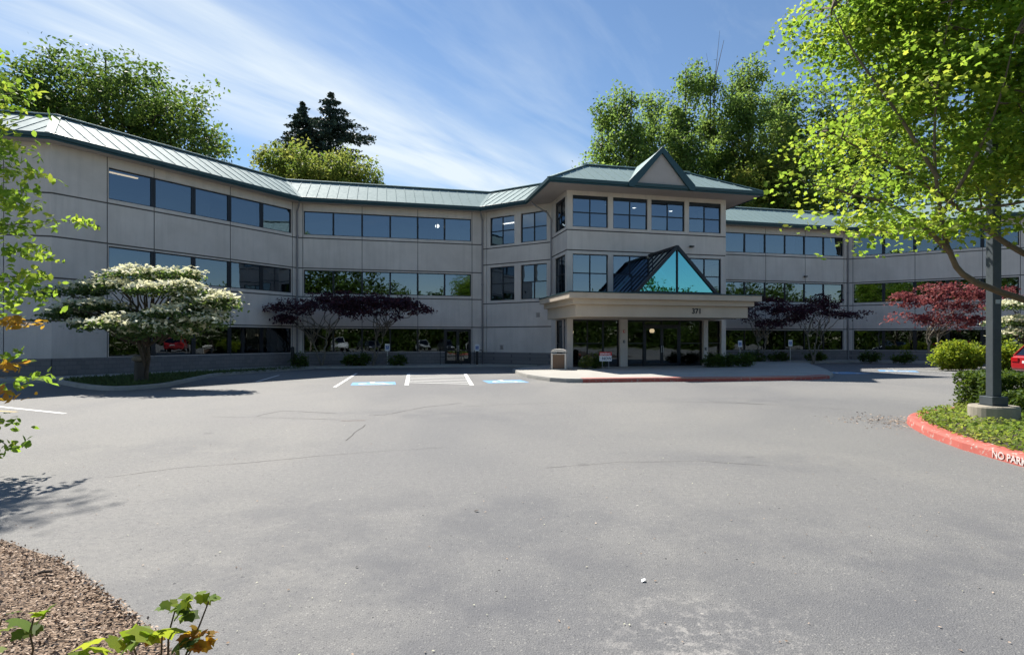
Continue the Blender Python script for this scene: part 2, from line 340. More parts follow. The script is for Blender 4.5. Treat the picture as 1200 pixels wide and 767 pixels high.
# ------------------------------------------------------------------ object helpers
def link(name, me, mat, parent=None):
    o = bpy.data.objects.new(name, me); col.objects.link(o)
    if mat is not None:
        for mm in (mat if isinstance(mat, (list, tuple)) else [mat]): me.materials.append(MATS[mm])
    if parent is not None: o.parent = parent
    return o
def tag(o, label=None, cat=None, group=None, kind=None):
    if label: o['label'] = label
    if cat: o['category'] = cat
    if group: o['group'] = group
    if kind: o['kind'] = kind
    return o
def thing(name, loc, label, cat, rz=0, group=None):
    o = bpy.data.objects.new(name, None); col.objects.link(o); o.location = loc; o.rotation_euler = (0, 0, rz)
    o.empty_display_size = .3
    return tag(o, label, cat, group)
class MB:
    def __init__(s): s.v = []; s.f = []; s.mi = []; s.cur = 0
    def face(s, pts):
        b = len(s.v); s.v += [tuple(p) for p in pts]; s.f.append(tuple(range(b, b+len(pts)))); s.mi.append(s.cur)
    def box(s, x0, x1, y0, y1, z0, z1, M=None):
        c = [(x0,y0,z0),(x1,y0,z0),(x1,y1,z0),(x0,y1,z0),(x0,y0,z1),(x1,y0,z1),(x1,y1,z1),(x0,y1,z1)]
        s.hex(c, M)
    def hex(s, c, M=None):
        if M is not None: c = [tuple(M(*p)) if callable(M) else tuple(M @ Vector(p)) for p in c]
        b = len(s.v); s.v += [tuple(p) for p in c]
        for q in ((3,2,1,0),(4,5,6,7),(0,1,5,4),(1,2,6,5),(2,3,7,6),(3,0,4,7)): s.f.append(tuple(b+i for i in q)); s.mi.append(s.cur)
    def bar(s, p, q, w, h=None, up=(0,0,1)):
        p = Vector(p); q = Vector(q); d = (q-p).normalized(); u = Vector(up)
        if abs(d.dot(u)) > .98: u = Vector((0,1,0))
        x = d.cross(u).normalized(); y = x.cross(d).normalized(); h = h or w
        c = []
        for e in (p, q):
            for a, b in ((-1,-1),(1,-1),(1,1),(-1,1)): c.append(e + x*a*w/2 + y*b*h/2)
        s.hex([c[0],c[1],c[2],c[3],c[4],c[5],c[6],c[7]])
    def tube(s, pts, rad, n=8, cap=True):
        pts = [Vector(p) for p in pts]
        if isinstance(rad, (int, float)): rad = [rad]*len(pts)
        rings = []
        ref = Vector((.3,.9,.1))
        for i, p in enumerate(pts):
            d = (pts[min(i+1,len(pts)-1)] - pts[max(i-1,0)]).normalized()
            x = d.cross(ref)
            if x.length < .05: x = d.cross(Vector((1,0,0)))
            x.normalize(); y = d.cross(x)
            b = len(s.v); rings.append(b)
            for k in range(n):
                a = 2*math.pi*k/n; s.v.append(tuple(p + (x*math.cos(a) + y*math.sin(a))*rad[i]))
        for i in range(len(rings)-1):
            for k in range(n):
                s.f.append((rings[i]+k, rings[i]+(k+1)%n, rings[i+1]+(k+1)%n, rings[i+1]+k)); s.mi.append(s.cur)
        if cap:
            s.f.append(tuple(rings[0]+k for k in range(n))[::-1]); s.mi.append(s.cur)
            s.f.append(tuple(rings[-1]+k for k in range(n))); s.mi.append(s.cur)
    def lathe(s, prof, cx=0, cy=0, n=24):
        rings = []
        for r, z in prof:
            rings.append(len(s.v))
            for k in range(n):
                a = 2*math.pi*k/n; s.v.append((cx + r*math.cos(a), cy + r*math.sin(a), z))
        for i in range(len(rings)-1):
            for k in range(n): s.f.append((rings[i]+k, rings[i]+(k+1)%n, rings[i+1]+(k+1)%n, rings[i+1]+k)); s.mi.append(s.cur)
        s.f.append(tuple(rings[-1]+k for k in range(n))); s.mi.append(s.cur)
    def prism(s, poly, z0, z1, top=True, bottom=False):
        n = len(poly); A = sum(poly[i][0]*poly[(i+1)%n][1]-poly[(i+1)%n][0]*poly[i][1] for i in range(n))
        if A < 0: poly = poly[::-1]
        for i in range(n):
            p, q = poly[i], poly[(i+1)%n]
            s.face([(*p,z0),(*q,z0),(*q,z1),(*p,z1)])
        if top: s.face([(*p,z1) for p in poly])
        if bottom: s.face([(*p,z0) for p in poly[::-1]])
    def build(s, name, mat, parent=None, smooth=False, bevel=0, tri=False):
        me = bpy.data.meshes.new(name); me.from_pydata(s.v, [], s.f); me.update()
        if any(s.mi): me.polygons.foreach_set('material_index', s.mi)
        if smooth: me.polygons.foreach_set('use_smooth', [True]*len(me.polygons))
        o = link(name, me, mat, parent)
        if bevel:
            bm = bmesh.new(); bm.from_mesh(me); bmesh.ops.remove_doubles(bm, verts=bm.verts, dist=1e-5)
            bm.to_mesh(me); bm.free()
            b = o.modifiers.new('bevel', 'BEVEL'); b.width = bevel; b.segments = 2; b.limit_method = 'ANGLE'
        return o
def copy_tree(o, parent=None):
    c = o.copy(); col.objects.link(c)
    if parent is not None: c.parent = parent
    for ch in list(o.children): copy_tree(ch, c)
    return c
def text_obj(name, body, size, mat, parent, M, ext=.004, bold=0.0):
    cu = bpy.data.curves.new(name, 'FONT'); cu.body = body; cu.size = size; cu.extrude = ext; cu.offset = bold
    tmp = bpy.data.objects.new(name, cu); col.objects.link(tmp)
    dg = bpy.context.evaluated_depsgraph_get(); me = bpy.data.meshes.new_from_object(tmp.evaluated_get(dg))
    bpy.data.objects.remove(tmp)
    me.transform(M); o = link(name, me, mat, parent); return o

# leaf cards -------------------------------------------------------
TPL = {
 'diamond': np.array([(0,-.5,0),(.30,-.02,.06),(0,.5,-.03),(-.30,-.02,.06)]),
 'oval': np.array([(0,-.5,0),(.22,-.25,.04),(.25,.1,.05),(0,.5,-.06),(-.25,.1,.05),(-.22,-.25,.04)]),
 'maple': np.array([(0,-.45,0),(.15,-.36,.02),(.36,-.30,-.02),(.34,-.10,.02),(.50,.12,-.06),(.27,.20,.03),(0,.56,-.08),(-.27,.20,.03),(-.50,.12,-.06),(-.34,-.10,.02),(-.36,-.30,-.02),(-.15,-.36,.02)]),
 'strip': np.array([(-.10,0,0),(.10,0,0),(.03,1,-.1),(-.03,1,-.1)]),
}
def leaves(name, C, size, mat, parent, tpl='diamond', up=.6, tint=None, mats_pick=None, outward=None, seed=1):
    g = np.random.default_rng(seed)
    C = np.asarray(C, float); N = len(C); T = TPL[tpl]; k = len(T)
    nrm = g.normal(size=(N,3))*.8; nrm[:,2] += up*1.6
    if outward is not None: nrm += outward*1.0
    nrm /= np.linalg.norm(nrm,axis=1)[:,None]
    t = g.normal(size=(N,3)); t -= (t*nrm).sum(1)[:,None]*nrm; t /= np.linalg.norm(t,axis=1)[:,None]
    b = np.cross(nrm,t)
    sz = size*g.uniform(.65,1.3,N)
    V = C[:,None,:] + sz[:,None,None]*(T[None,:,0:1]*t[:,None,:] + T[None,:,1:2]*b[:,None,:] + T[None,:,2:3]*nrm[:,None,:])
    me = bpy.data.meshes.new(name)
    me.vertices.add(N*k); me.vertices.foreach_set('co', V.reshape(-1).astype(np.float32))
    me.loops.add(N*k); me.loops.foreach_set('vertex_index', np.arange(N*k,dtype=np.int32))
    me.polygons.add(N); me.polygons.foreach_set('loop_start', np.arange(0,N*k,k,dtype=np.int32))
    try: me.polygons.foreach_set('loop_total', np.full(N,k,dtype=np.int32))
    except Exception: pass
    if mats_pick is not None: me.polygons.foreach_set('material_index', np.asarray(mats_pick,dtype=np.int32))
    me.update(calc_edges=True)
    at = me.attributes.new('tint','FLOAT','FACE')
    tv = g.uniform(0,1,N) if tint is None else np.clip(tint + g.normal(0,.16,N),0,1)
    at.data.foreach_set('value', tv.astype(np.float32))
    return link(name, me, mat, parent)
def clusters(blobs, n, per, cr, flat=.55, shell=.45, seed=1, droop=0):
    """n leaf clusters spread through ellipsoids; returns leaf points, cluster tint, cluster centres"""
    g = np.random.default_rng(seed)
    B = np.array([(*b[0],*b[1]) for b in blobs],float); w = (B[:,3]*B[:,4]*B[:,5])**.75; w /= w.sum()
    ch = g.choice(len(B), n, p=w); d = g.normal(size=(n,3)); d /= np.linalg.norm(d,axis=1)[:,None]
    r = g.uniform(0,1,n)**shell
    cc = B[ch,:3] + d*r[:,None]*B[ch,3:]
    m = g.integers(int(per*.5), int(per*1.5)+1, n)
    idx = np.repeat(np.arange(n), m)
    rad = cr*g.uniform(.6,1.4,n)
    off = np.clip(g.normal(size=(len(idx),3)),-1.45,1.45)*.55; off[:,2] *= flat
    if droop: off[:,2] -= droop*(off[:,0]**2+off[:,1]**2)
    P = cc[idx] + off*rad[idx][:,None]
    tn = g.uniform(.15,.85,n)[idx]
    return P, tn, cc
def limb(mb, p, q, r0, r1, n=6, wob=.08, sag=.0, g=rnd, sides=6):
    p = Vector(p); q = Vector(q); L_ = (q-p).length; pts = []; rs = []
    for i in range(n+1):
        t = i/n; w = Vector((g.uniform(-1,1),g.uniform(-1,1),g.uniform(-.6,.6)))*wob*L_*math.sin(math.pi*t)*.5
        pts.append(p.lerp(q,t) + w + Vector((0,0,sag*L_*math.sin(math.pi*t)))); rs.append(r0*(1-t)+r1*t)
    mb.tube(pts, rs, sides, cap=False); return pts
def tree(name, base, blobs, label, group=None, leaf='leaf_deep', bark='bark', n=900, per=18, cr=.8, lsize=.35, tr=.35, tpl='diamond', flat=.6,
         shell=.45, limbs=24, fork=.35, seed=1, up=.5, cat='tree', trunk_top=None, limb_r=.25):
    root = thing(name, (base[0],base[1],base[2]), label, cat, 0, group)
    rel = [((b[0][0]-base[0], b[0][1]-base[1], b[0][2]-base[2]), b[1]) for b in blobs]
    P, tn, cc = clusters(rel, n, per, cr, flat, shell, seed)
    leaves('crown', P, lsize, leaf, root, tpl, up, tn, seed=seed+50)
    mb = MB(); g = random.Random(seed)
    top = trunk_top or max(b[0][2]+b[1][2]*.6 for b in rel)
    cxm = sum(b[0][0] for b in rel)/len(rel); cym = sum(b[0][1] for b in rel)/len(rel)
    tp = []
    for i in range(8):
        t = i/7; tp.append(Vector((cxm*t*.9 + g.uniform(-.1,.1)*tr*2, cym*t*.9 + g.uniform(-.1,.1)*tr*2, -.1 + (top+.1)*t)))
    mb.tube(tp, [tr*(1.35 if i==0 else 1-.9*i/7) for i in range(8)], 10, cap=False)
    pick = g.sample(range(len(cc)), min(limbs,len(cc)))
    for k in pick:
        q = Vector(cc[k]); zz = max(fork*top, min(q.z*.85, top*.9)) * g.uniform(.75,1)
        t = min(max(zz/top,0),1)*7; i = min(int(t),6); p = tp[i].lerp(tp[i+1], t-i)
        limb(mb, p, q, tr*limb_r*(1.25-zz/top*.7)+.01, .012+lsize*.02, 6, .18, .05, g)
    mb.build('trunk', bark, root, smooth=True)
    return root

# ------------------------------------------------------------------ ground, lot, pavements
PHI = math.atan2(.2267, .974); CB, SB = math.cos(PHI), math.sin(PHI); OX, OY = 8.26, 33.38
def L(u, v): return (OX + u*CB - v*SB, OY + u*SB + v*CB)
def toL(x, y): dx, dy = x-OX, y-OY; return (dx*CB + dy*SB, -dx*SB + dy*CB)
def sheet(name, poly, z, mat):
    mb = MB(); mb.face([(*p, z) for p in poly]); o = mb.build(name, mat); o['kind'] = 'structure'; return o
mb = MB(); mb.face([(-500,-300,-.03),(500,-300,-.03),(500,700,-.03),(-500,700,-.03)]); o = mb.build('ground', 'ground'); o['kind'] = 'structure'
sheet('asphalt_lot', [(-60,-18),(75,-18),(75,62),(-60,62)], 0.0, 'asphalt')

P = [(-48,-2.1),(-29.9,-2.1),(-20.95,6.85),(-8.95,6.85),(-5.2,3.1),(-5.2,0),(5.2,0),(5.2,3.1),(8.95,6.85),(20.95,6.85),(29.9,-2.1),(46,-2.1)]
NS = len(P)-1
def offset_poly(pts, offs):
    """mitred outline, moved outwards by offs[i] on segment i (outward = to the right of travel)"""
    ln = []
    for i in range(len(pts)-1):
        dx, dy = pts[i+1][0]-pts[i][0], pts[i+1][1]-pts[i][1]; l = math.hypot(dx,dy); dx/=l; dy/=l
        ln.append((pts[i][0]+dy*offs[i], pts[i][1]-dx*offs[i], dx, dy))
    out = [(ln[0][0], ln[0][1])]
    for a, b in zip(ln, ln[1:]):
        det = a[2]*(-b[3]) + b[2]*a[3]
        ex, ey = b[0]-a[0], b[1]-a[1]; t = (ex*(-b[3]) + b[2]*ey)/det
        out.append((a[0]+a[2]*t, a[1]+a[3]*t))
    i = len(pts)-2; dx, dy = ln[-1][2], ln[-1][3]
    l = math.hypot(pts[-1][0]-pts[-2][0], pts[-1][1]-pts[-2][1])
    ex, ey = pts[-1]; out.append((ex+dy*offs[-1], ey-dx*offs[-1]))
    return out
def round_poly(pts, r=.5, n=5, skip=()):
    out = []; N = len(pts)
    for i in range(N):
        p = Vector(pts[i]); a = Vector(pts[i-1]); b = Vector(pts[(i+1)%N])
        if i in skip: out.append(tuple(p)); continue
        d = min(r, (a-p).length*.45, (b-p).length*.45); s = p+(a-p).normalized()*d; e = p+(b-p).normalized()*d
        for k in range(n+1):
            t = k/n; out.append(tuple(s*(1-t)**2 + p*2*t*(1-t) + e*t*t))
    return out
def kerb_strip(name, pts, w, h, mat, z0=0.0, closed=False):
    """a kerb swept along pts; the ground it keeps in lies to its left"""
    mb = MB(); N = len(pts); q = []
    for i in range(N):
        a = Vector(pts[i-1 if (i or closed) else 0]); b = Vector(pts[(i+1)%N if (i < N-1 or closed) else N-1]); d = (b-a).normalized()
        q.append(Vector((-d.y, d.x)))
    for i in range(N if closed else N-1):
        j = (i+1)%N; p0, p1 = Vector(pts[i]), Vector(pts[j])
        sec = lambda p, n: [(p.x-n.x*.02,p.y-n.y*.02,z0),(p.x-n.x*.008,p.y-n.y*.008,z0+h*.72),(p.x+n.x*.012,p.y+n.y*.012,z0+h*.93),(p.x+n.x*.045,p.y+n.y*.045,z0+h),(p.x+n.x*w,p.y+n.y*w,z0+h),(p.x+n.x*w,p.y+n.y*w,z0-.02)]
        A, B = sec(p0,q[i]), sec(p1,q[j])
        for k in range(5): mb.face([A[k],B[k],B[k+1],A[k+1]])
    o = mb.build(name, mat); o['kind'] = 'structure'; return o
W = 2.1
sw_out = offset_poly(P, [W]*4+[W,.0+W,W,W]+[W]*3)
left_run = sw_out[0:4]; 
# walk along the left wings
lw = [L(*p) for p in left_run]; lin = [L(*p) for p in P[0:5]]
endp = L(-6.6, 1.7-0.0)
mb = MB()
walk_left = lw + [L(-7.9,4.5)] ; inner = [L(p[0],p[1]+.4) for p in P[0:5]]
mb.prism(walk_left + inner[::-1], 0, .13); o = mb.build('sidewalk', 'walk'); o['kind'] = 'structure'
kerb_strip('kerb', [ (p[0],p[1]) for p in walk_left][::1], .15, .137, 'kerb')
# entrance apron
fr = [gp(601,435.5), gp(609,440), gp(618,442.6), gp(629.5,444.6), gp(644.5,446.8), gp(664,448.1), gp(683,448.2), gp(760,447.2), gp(840,446.6), gp(900,445.8), gp(950,445.0), gp(972,443.6)]
fr += [(15.4,26.6), (16.8,29.6), (18.5,33.5), (19.7,36.6)]
wr = [L(*p) for p in offset_poly(P, [W]*NS)[8:]]
fr2 = fr + [(20.6,38.6)] + [L(12.9,4.75), L(20.1,4.75), wr[2], wr[3]]
back = [L(46,-1.7), L(29.9,-1.7), L(20.95,7.2), L(8.95,7.2), L(5.0,3.2), L(-5.0,3.2), L(-5.35,3.35)]
mb = MB(); mb.prism(fr2 + back, 0, .165); o = mb.build('entrance_apron', 'walk'); o['kind'] = 'structure'
ired = 6
kerb_strip('apron_kerb', fr[:ired+1], .15, .172, 'kerb')
kerb_strip('red_apron_kerb', fr[ired:12], .36, .174, 'redkerb')
kerb_strip('apron_kerb', fr[11:]+fr2[len(fr):], .15, .172, 'kerb')
# grassy peninsula with the dogwood
pen = [L(-25.9,-.6), gp(60,448.2), gp(100,455.5), gp(134,458.3), gp(192,454.0), gp(254,440.2), L(-19.6,4.6)]
pen = [(p[0],p[1]) for p in pen]
pr = round_poly(pen, 1.2, 5, skip=(0, 6))
mb = MB(); mb.prism(pr, 0, .11); o = mb.build('peninsula_bed', 'soil'); o['kind'] = 'structure'
kerb_strip('peninsula_kerb', pr, .16, .15, 'kerb')
# right island
isl = [(7.15,2.2),(6.96,6.9),(7.07,7.8),(7.2,8.85),(7.52,9.98),(7.95,11.0),(8.35,11.75),(8.95,12.35),(10.4,13.3),(16.5,14.8),(22,15.6)]
isl_poly = round_poly(isl + [(22,2.2)], .8, 4, skip=(0,1,2,3,4,9,10,11))
mb = MB(); mb.prism(isl_poly, 0, .10); o = mb.build('island_bed', 'soil'); o['kind'] = 'structure'
ik = [p for p in isl_poly if not (p[0] > 21.5)]
kerb_strip('red_island_kerb', ik[::-1], .24, .15, 'redkerb')
# mulch bed, lower left
A_, B_ = gp(8,636), gp(160,731)
mul = [(-14,3.6),(-9,5.2),(-5.2,5.1),(A_[0],A_[1]),gp(66,656),gp(110,691),B_,gp(215,775),(-1.2,2.0),(-.8,1.2),(-.8,-1.5),(-14,-1.5)]
mb = MB(); mb.prism([(p[0],p[1]) for p in mul], -.01, .012); o = mb.build('mulch_bed', 'mulch'); o['kind'] = 'structure'
def inside(x, y, poly):
    c = False; n = len(poly)
    for i in range(n):
        x0,y0 = poly[i]; x1,y1 = poly[(i+1)%n]
        if (y0 > y) != (y1 > y) and x < (x1-x0)*(y-y0)/(y1-y0)+x0: c = not c
    return c
def scatter(poly, n, g):
    xs = [p[0] for p in poly]; ys = [p[1] for p in poly]; out = []
    while len(out) < n:
        x, y = g.uniform(min(xs),max(xs)), g.uniform(min(ys),max(ys))
        if inside(x,y,poly): out.append((x,y))
    return np.array(out)
g = random.Random(5)
vis = [(-5.6,5.05),(A_[0],A_[1]+.0),gp(66,656),gp(110,691),B_,gp(215,775),(-1.6,1.9),(-5.2,2.2)]
XY = scatter([(p[0],p[1]) for p in vis], 15000, g)
edge = np.array([gp(66+94*t+g.gauss(0,4)*1.0, 656+75*t+g.gauss(0,4)) for t in np.linspace(0,1.2,560)])
XY = np.vstack([XY, edge])
C = np.column_stack([XY, np.full(len(XY), .02)+rng.uniform(0,.02,len(XY))])
o = leaves('bark_mulch_chips', C, .025, 'chip', None, 'diamond', 1.0, np.clip(rng.normal(.5,.28,len(C)),0,1), seed=3); o['kind'] = 'stuff'

# painted markings -------------------------------------------------
def strip(name, a, b, w, mat, z=.004):
    a = Vector(a); b = Vector(b); d = (b-a).normalized(); n = Vector((-d.y,d.x))*w/2
    mb = MB(); mb.face([(*(a-n),z),(*(b-n),z),(*(b+n),z),(*(a+n),z)]); o = mb.build(name, mat); o['kind'] = 'structure'; return o
for a, b, w in (((300,447.3),(327,439.4),.11), ((392,453.5),(418,437.2),.12), ((-60,470),(76,484.3),.11)):
    strip('parking_line', gp(*a), gp(*b), w, 'linewhite')
strip('parking_line', gp(-60,478), gp(20,482.5), .10, 'lineyellow')
q = [gp(479,437.5), gp(545,437.5), gp(553,451.2), gp(476.5,451.2)]
strip('parking_line', q[0], q[3], .16, 'linewhite', .0045); strip('parking_line', q[1], q[2], .16, 'linewhite', .0045)
strip('aisle_hatching', q[0], q[1], .10, 'linewhite')
for k in range(1, 8):
    t0 = k/8+.05; t1 = min(1, k/8 + .02); a = Vector(q[0]).lerp(Vector(q[3]), t0-.12); b = Vector(q[1]).lerp(Vector(q[2]), t1+.02)
    strip('aisle_hatching', a, b, .15, 'linewhite')
strip('parking_line', gp(207,455), gp(262,454.5), .10, 'linefaint')
def isa(px, py, s, rz, name='accessible_parking_symbol'):
    x, y = gp(px, py); M = Matrix.Translation((x,y,0)) @ Matrix.Rotation(rz,4,'Z') @ Matrix.Scale(s,4)
    mb = MB(); n = 28
    mb.face([tuple(M @ Vector(p)) for p in [(-.9,-.8,.0045/s),(.9,-.8,.0045/s),(.9,.8,.0045/s),(-.9,.8,.0045/s)]])
    o = mb.build(name, 'lineblue'); o['kind'] = 'structure'
    w = MB(); w_ = isa_shapes()
    for poly in w_: w.face([tuple(M @ Vector((px_*1.35,py_*1.2,.0085/s))) for px_,py_ in poly])
    o2 = w.build('wheelchair_mark', 'linewhite', None); o2.parent = o
def isa_shapes():
    out = []
    out.append([(-.05+.10*math.cos(a), .62+.10*math.sin(a)) for a in np.linspace(0,2*math.pi,16,endpoint=False)])
    out.append([(-.12,.48),(.0,.48),(.02,-.0),(-.10,-.0)]); out.append([(0,.28),(.30,.28),(.30,.19),(.0,.19)])
    out.append([(-.09,.06),(.32,.06),(.32,-.05),(-.09,-.05)]); out.append([(.24,-.04),(.33,-.0),(.48,-.42),(.39,-.46)]); out.append([(.40,-.46),(.56,-.40),(.59,-.48),(.43,-.54)])
    r0, r1 = .34, .44; an = np.linspace(R(120),R(345),14)
    for a, b in zip(an, an[1:]):
        out.append([(-.02+r1*math.cos(a),-.16+r1*math.sin(a)),(-.02+r1*math.cos(b),-.16+r1*math.sin(b)),(-.02+r0*math.cos(b),-.16+r0*math.sin(b)),(-.02+r0*math.cos(a),-.16+r0*math.sin(a))])
    return out
isa(438, 449.2, .95, PHI); isa(592, 446.8, .95, PHI); isa(990, 436.8, 1.0, PHI); isa(1052, 434.6, 1.0, -.5)
for a, b, m in (((1040,431.5),(1120,436.0),'linewhite'),((1010,436.2),(1125,439.6),'linewhite'),((1065,430.5),(1150,434),'linefaint'),((1000,433.4),(1118,437.8),'linefaint')):
    strip('parking_line', gp(*a), gp(*b), .12, m)
# tar filled cracks
def crack(pts, w, mat='crack'):
    pts = [Vector(gp(*p)) for p in pts]; g = random.Random(len(pts)); q = []
    for a, b in zip(pts, pts[1:]):
        n = max(3, int((b-a).length/.25))
        for i in range(n): q.append(a.lerp(b, i/n) + Vector((g.uniform(-.02,.02), g.uniform(-.02,.02))))
    q.append(pts[-1]); mb = MB()
    for i in range(len(q)-1):
        d = (q[i+1]-q[i]).normalized(); n = Vector((-d.y,d.x))*w*.5*g.uniform(.5,1.1)
        mb.face([(*(q[i]-n),.003),(*(q[i+1]-n),.003),(*(q[i+1]+n),.003),(*(q[i]+n),.003)])
    o = mb.build('pavement_crack', mat); o['kind'] = 'structure'
crack([(302,487.4),(312,484.5),(331,481.0),(395,484.2)], .025); crack([(398,492.8),(428,492.4)], .045, 'rust')
crack([(406,516),(416,507),(428,497.5)], .022); crack([(432,486.5),(450,486),(475,481),(500,476.5),(540,472)], .025)
crack([(250,488),(330,489.5),(398,491.5)], .015); crack([(830,470),(905,474)], .03)
crack([(545,476),(610,473),(700,470.5),(790,470),(905,474),(1000,480)], .014); crack([(120,560),(210,548),(300,541),(420,530),(520,524)], .010); crack([(900,545),(820,540),(730,541),(640,548)], .009)

# ------------------------------------------------------------------ the office building (local frame: u along the front, v into the building)
bld = thing('office_building', (OX, OY, 0), 'three storey grey office building with angled wings, pale green metal roof and gabled entrance', 'building', PHI)
def frame_of(i):
    p, q = Vector(P[i]), Vector(P[i+1]); d = (q-p).normalized(); n = Vector((d.y,-d.x))
    return (lambda a, out, z: (p.x + d.x*a + n.x*out, p.y + d.y*a + n.y*out, z)), (q-p).length
GZ = [.95, 2.50]; SZ = [4.71, 6.22]; TZ = [8.46, 9.97]
def wall_grid(F, A0, A1, Z0, Z1, openings, az, zz, gd=.055, reveal=.2, name='wall', mat='wall'):
    """one facade as a height field: panels at 0, joints at -gd, openings with reveals"""
    al = {A0, A1}; zl = {Z0, Z1}
    for a in az: al |= {a-.018, a+.018}
    for z in zz: zl |= {z-.035, z+.035}
    for o in openings: al |= {o[0], o[1]}; zl |= {o[2], o[3]}
    al = sorted(a for a in al if A0-1e-6 <= a <= A1+1e-6); zl = sorted(z for z in zl if Z0-1e-6 <= z <= Z1+1e-6)
    def dep(a, z):
        for o in openings:
            if o[0] < a < o[1] and o[2] < z < o[3]: return None
        for q in az:
            if abs(a-q) < .018: return -gd
        for q in zz:
            if abs(z-q) < .035: return -gd
        return 0.0
    na, nz = len(al)-1, len(zl)-1
    D = [[dep((al[i]+al[i+1])/2, (zl[j]+zl[j+1])/2) for j in range(nz)] for i in range(na)]
    mb = MB()
    for i in range(na):
        for j in range(nz):
            d = D[i][j]; a0,a1,z0,z1 = al[i],al[i+1],zl[j],zl[j+1]
            mb.cur = 1 if (d is not None and d < 0) else 0
            if d is not None: mb.face([F(a0,d,z0),F(a1,d,z0),F(a1,d,z1),F(a0,d,z1)])
            if i+1 < na:
                e = D[i+1][j]; dd = -reveal if d is None else d; ee = -reveal if e is None else e
                if dd != ee: mb.face([F(a1,dd,z0),F(a1,ee,z0),F(a1,ee,z1),F(a1,dd,z1)])
            if j+1 < nz:
                e = D[i][j+1]; dd = -reveal if d is None else d; ee = -reveal if e is None else e
                if dd != ee: mb.face([F(a0,dd,z1),F(a1,dd,z1),F(a1,ee,z1),F(a0,ee,z1)])
    mb.cur = 0
    return mb.build(name, [mat, 'joint'], bld)
def fbox(mb, F, a0, a1, o0, o1, z0, z1):
    mb.hex([F(a0,o1,z0),F(a1,o1,z0),F(a1,o0,z0),F(a0,o0,z0),F(a0,o1,z1),F(a1,o1,z1),F(a1,o0,z1),F(a0,o0,z1)])
def window(F, a0, a1, z0, z1, nx=1, nz=1, rec=.10, fw=.05, left=None, right=None, topbar=0, glass='glass', name='window', lw=None, rw=None):
    if z1 < 3 and glass == 'glass': glass = 'glassground'
    lw = fw if lw is None else lw; rw = fw if rw is None else rw
    m = MB(); e = .004
    fbox(m, F, a0+e, a0+lw, -rec-.06, -rec+.02, z0+e, z1-e); fbox(m, F, a1-rw, a1-e, -rec-.06, -rec+.02, z0+e, z1-e)
    fbox(m, F, a0+lw, a1-rw, -rec-.06, -rec+.017, z0+e, z0+fw); fbox(m, F, a0+lw, a1-rw, -rec-.06, -rec+.017, z1-fw-topbar, z1-e)
    x0, x1, y0, y1 = a0+lw, a1-rw, z0+fw, z1-fw-topbar
    for k in range(1, nx): x = x0+(x1-x0)*k/nx; fbox(m, F, x-.03, x+.03, -rec-.05, -rec+.014, y0, y1)
    for k in range(1, nz):
        y = y0+(y1-y0)*k/nz
        for i in range(nx):
            xa = x0+(x1-x0)*i/nx + (.03 if i else 0); xb = x0+(x1-x0)*(i+1)/nx - (.03 if i < nx-1 else 0)
            fbox(m, F, xa, xb, -rec-.05, -rec+.011, y-.03, y+.03)
    w = m.build(name, 'frame', bld)
    p = MB()
    for i in range(nx):
        for k in range(nz):
            xa, xb = x0+(x1-x0)*i/nx, x0+(x1-x0)*(i+1)/nx; ya, yb = y0+(y1-y0)*k/nz, y0+(y1-y0)*(k+1)/nz
            t1, t2 = rnd.uniform(-.007,.007), rnd.uniform(-.006,.006); d = -rec-.025
            p.face([F(xa,d-t1-t2,ya),F(xb,d+t1-t2,ya),F(xb,d+t1+t2,yb),F(xa,d-t1+t2,yb)])
    p.build('pane', glass, w)
    return w
def plinth(F, A0, A1, gaps=()):
    m = MB(); xs = [A0] + [x for gp_ in gaps for x in gp_] + [A1]
    for k in range(0, len(xs), 2): fbox(m, F, xs[k], xs[k+1], -.05, .05, -.02, .92)
    return m.build('plinth', 'block', bld)
JZ = [2.60, 4.50, 6.33, 8.25]
def ribbon(i, A0, A1, nb, door_bay=None, piers=.10, joints=(), blinds=()):
    F, Ln = frame_of(i); ops = [(A0,A1,*SZ),(A0,A1,*TZ)]; bw = (A1-A0)/nb
    if door_bay is None: ops.append((A0,A1,*GZ))
    else:
        d0 = A0+bw*door_bay
        if d0 > A0: ops.append((A0,d0,*GZ))
        ops.append((d0,d0+bw,.13,GZ[1]))
    wall_grid(F, 0, Ln, .92 if door_bay is None else 0.0, 10.45, ops, [A0+bw*k for k in joints] + [x for x in (A0-.06, A1+.06) if .1 < x < Ln-.1], JZ)
    if door_bay is None: plinth(F, 0, Ln)
    else: plinth(F, 0, Ln, [(A0+bw*door_bay, A0+bw*(door_bay+1))])
    for fl, (z0, z1) in enumerate((GZ, SZ, TZ)):
        for k in range(nb):
            if fl == 0 and door_bay == k:
                make_door(F, A0+bw*k, A0+bw*(k+1), .13, z1); continue
            window(F, A0+bw*k, A0+bw*(k+1), z0, z1, lw=(.05 if k == 0 else piers), rw=(.05 if k == nb-1 else piers), fw=.05)
    for (fl, k, fr_) in blinds:
        z0, z1 = (GZ,SZ,TZ)[fl]; bm_ = MB(); fbox(bm_, F, A0+bw*k+.12, A0+bw*k+bw*fr_, -.34, -.33, z0+.1, z1-.02); bm_.build('roller_blind', 'blind', bld)
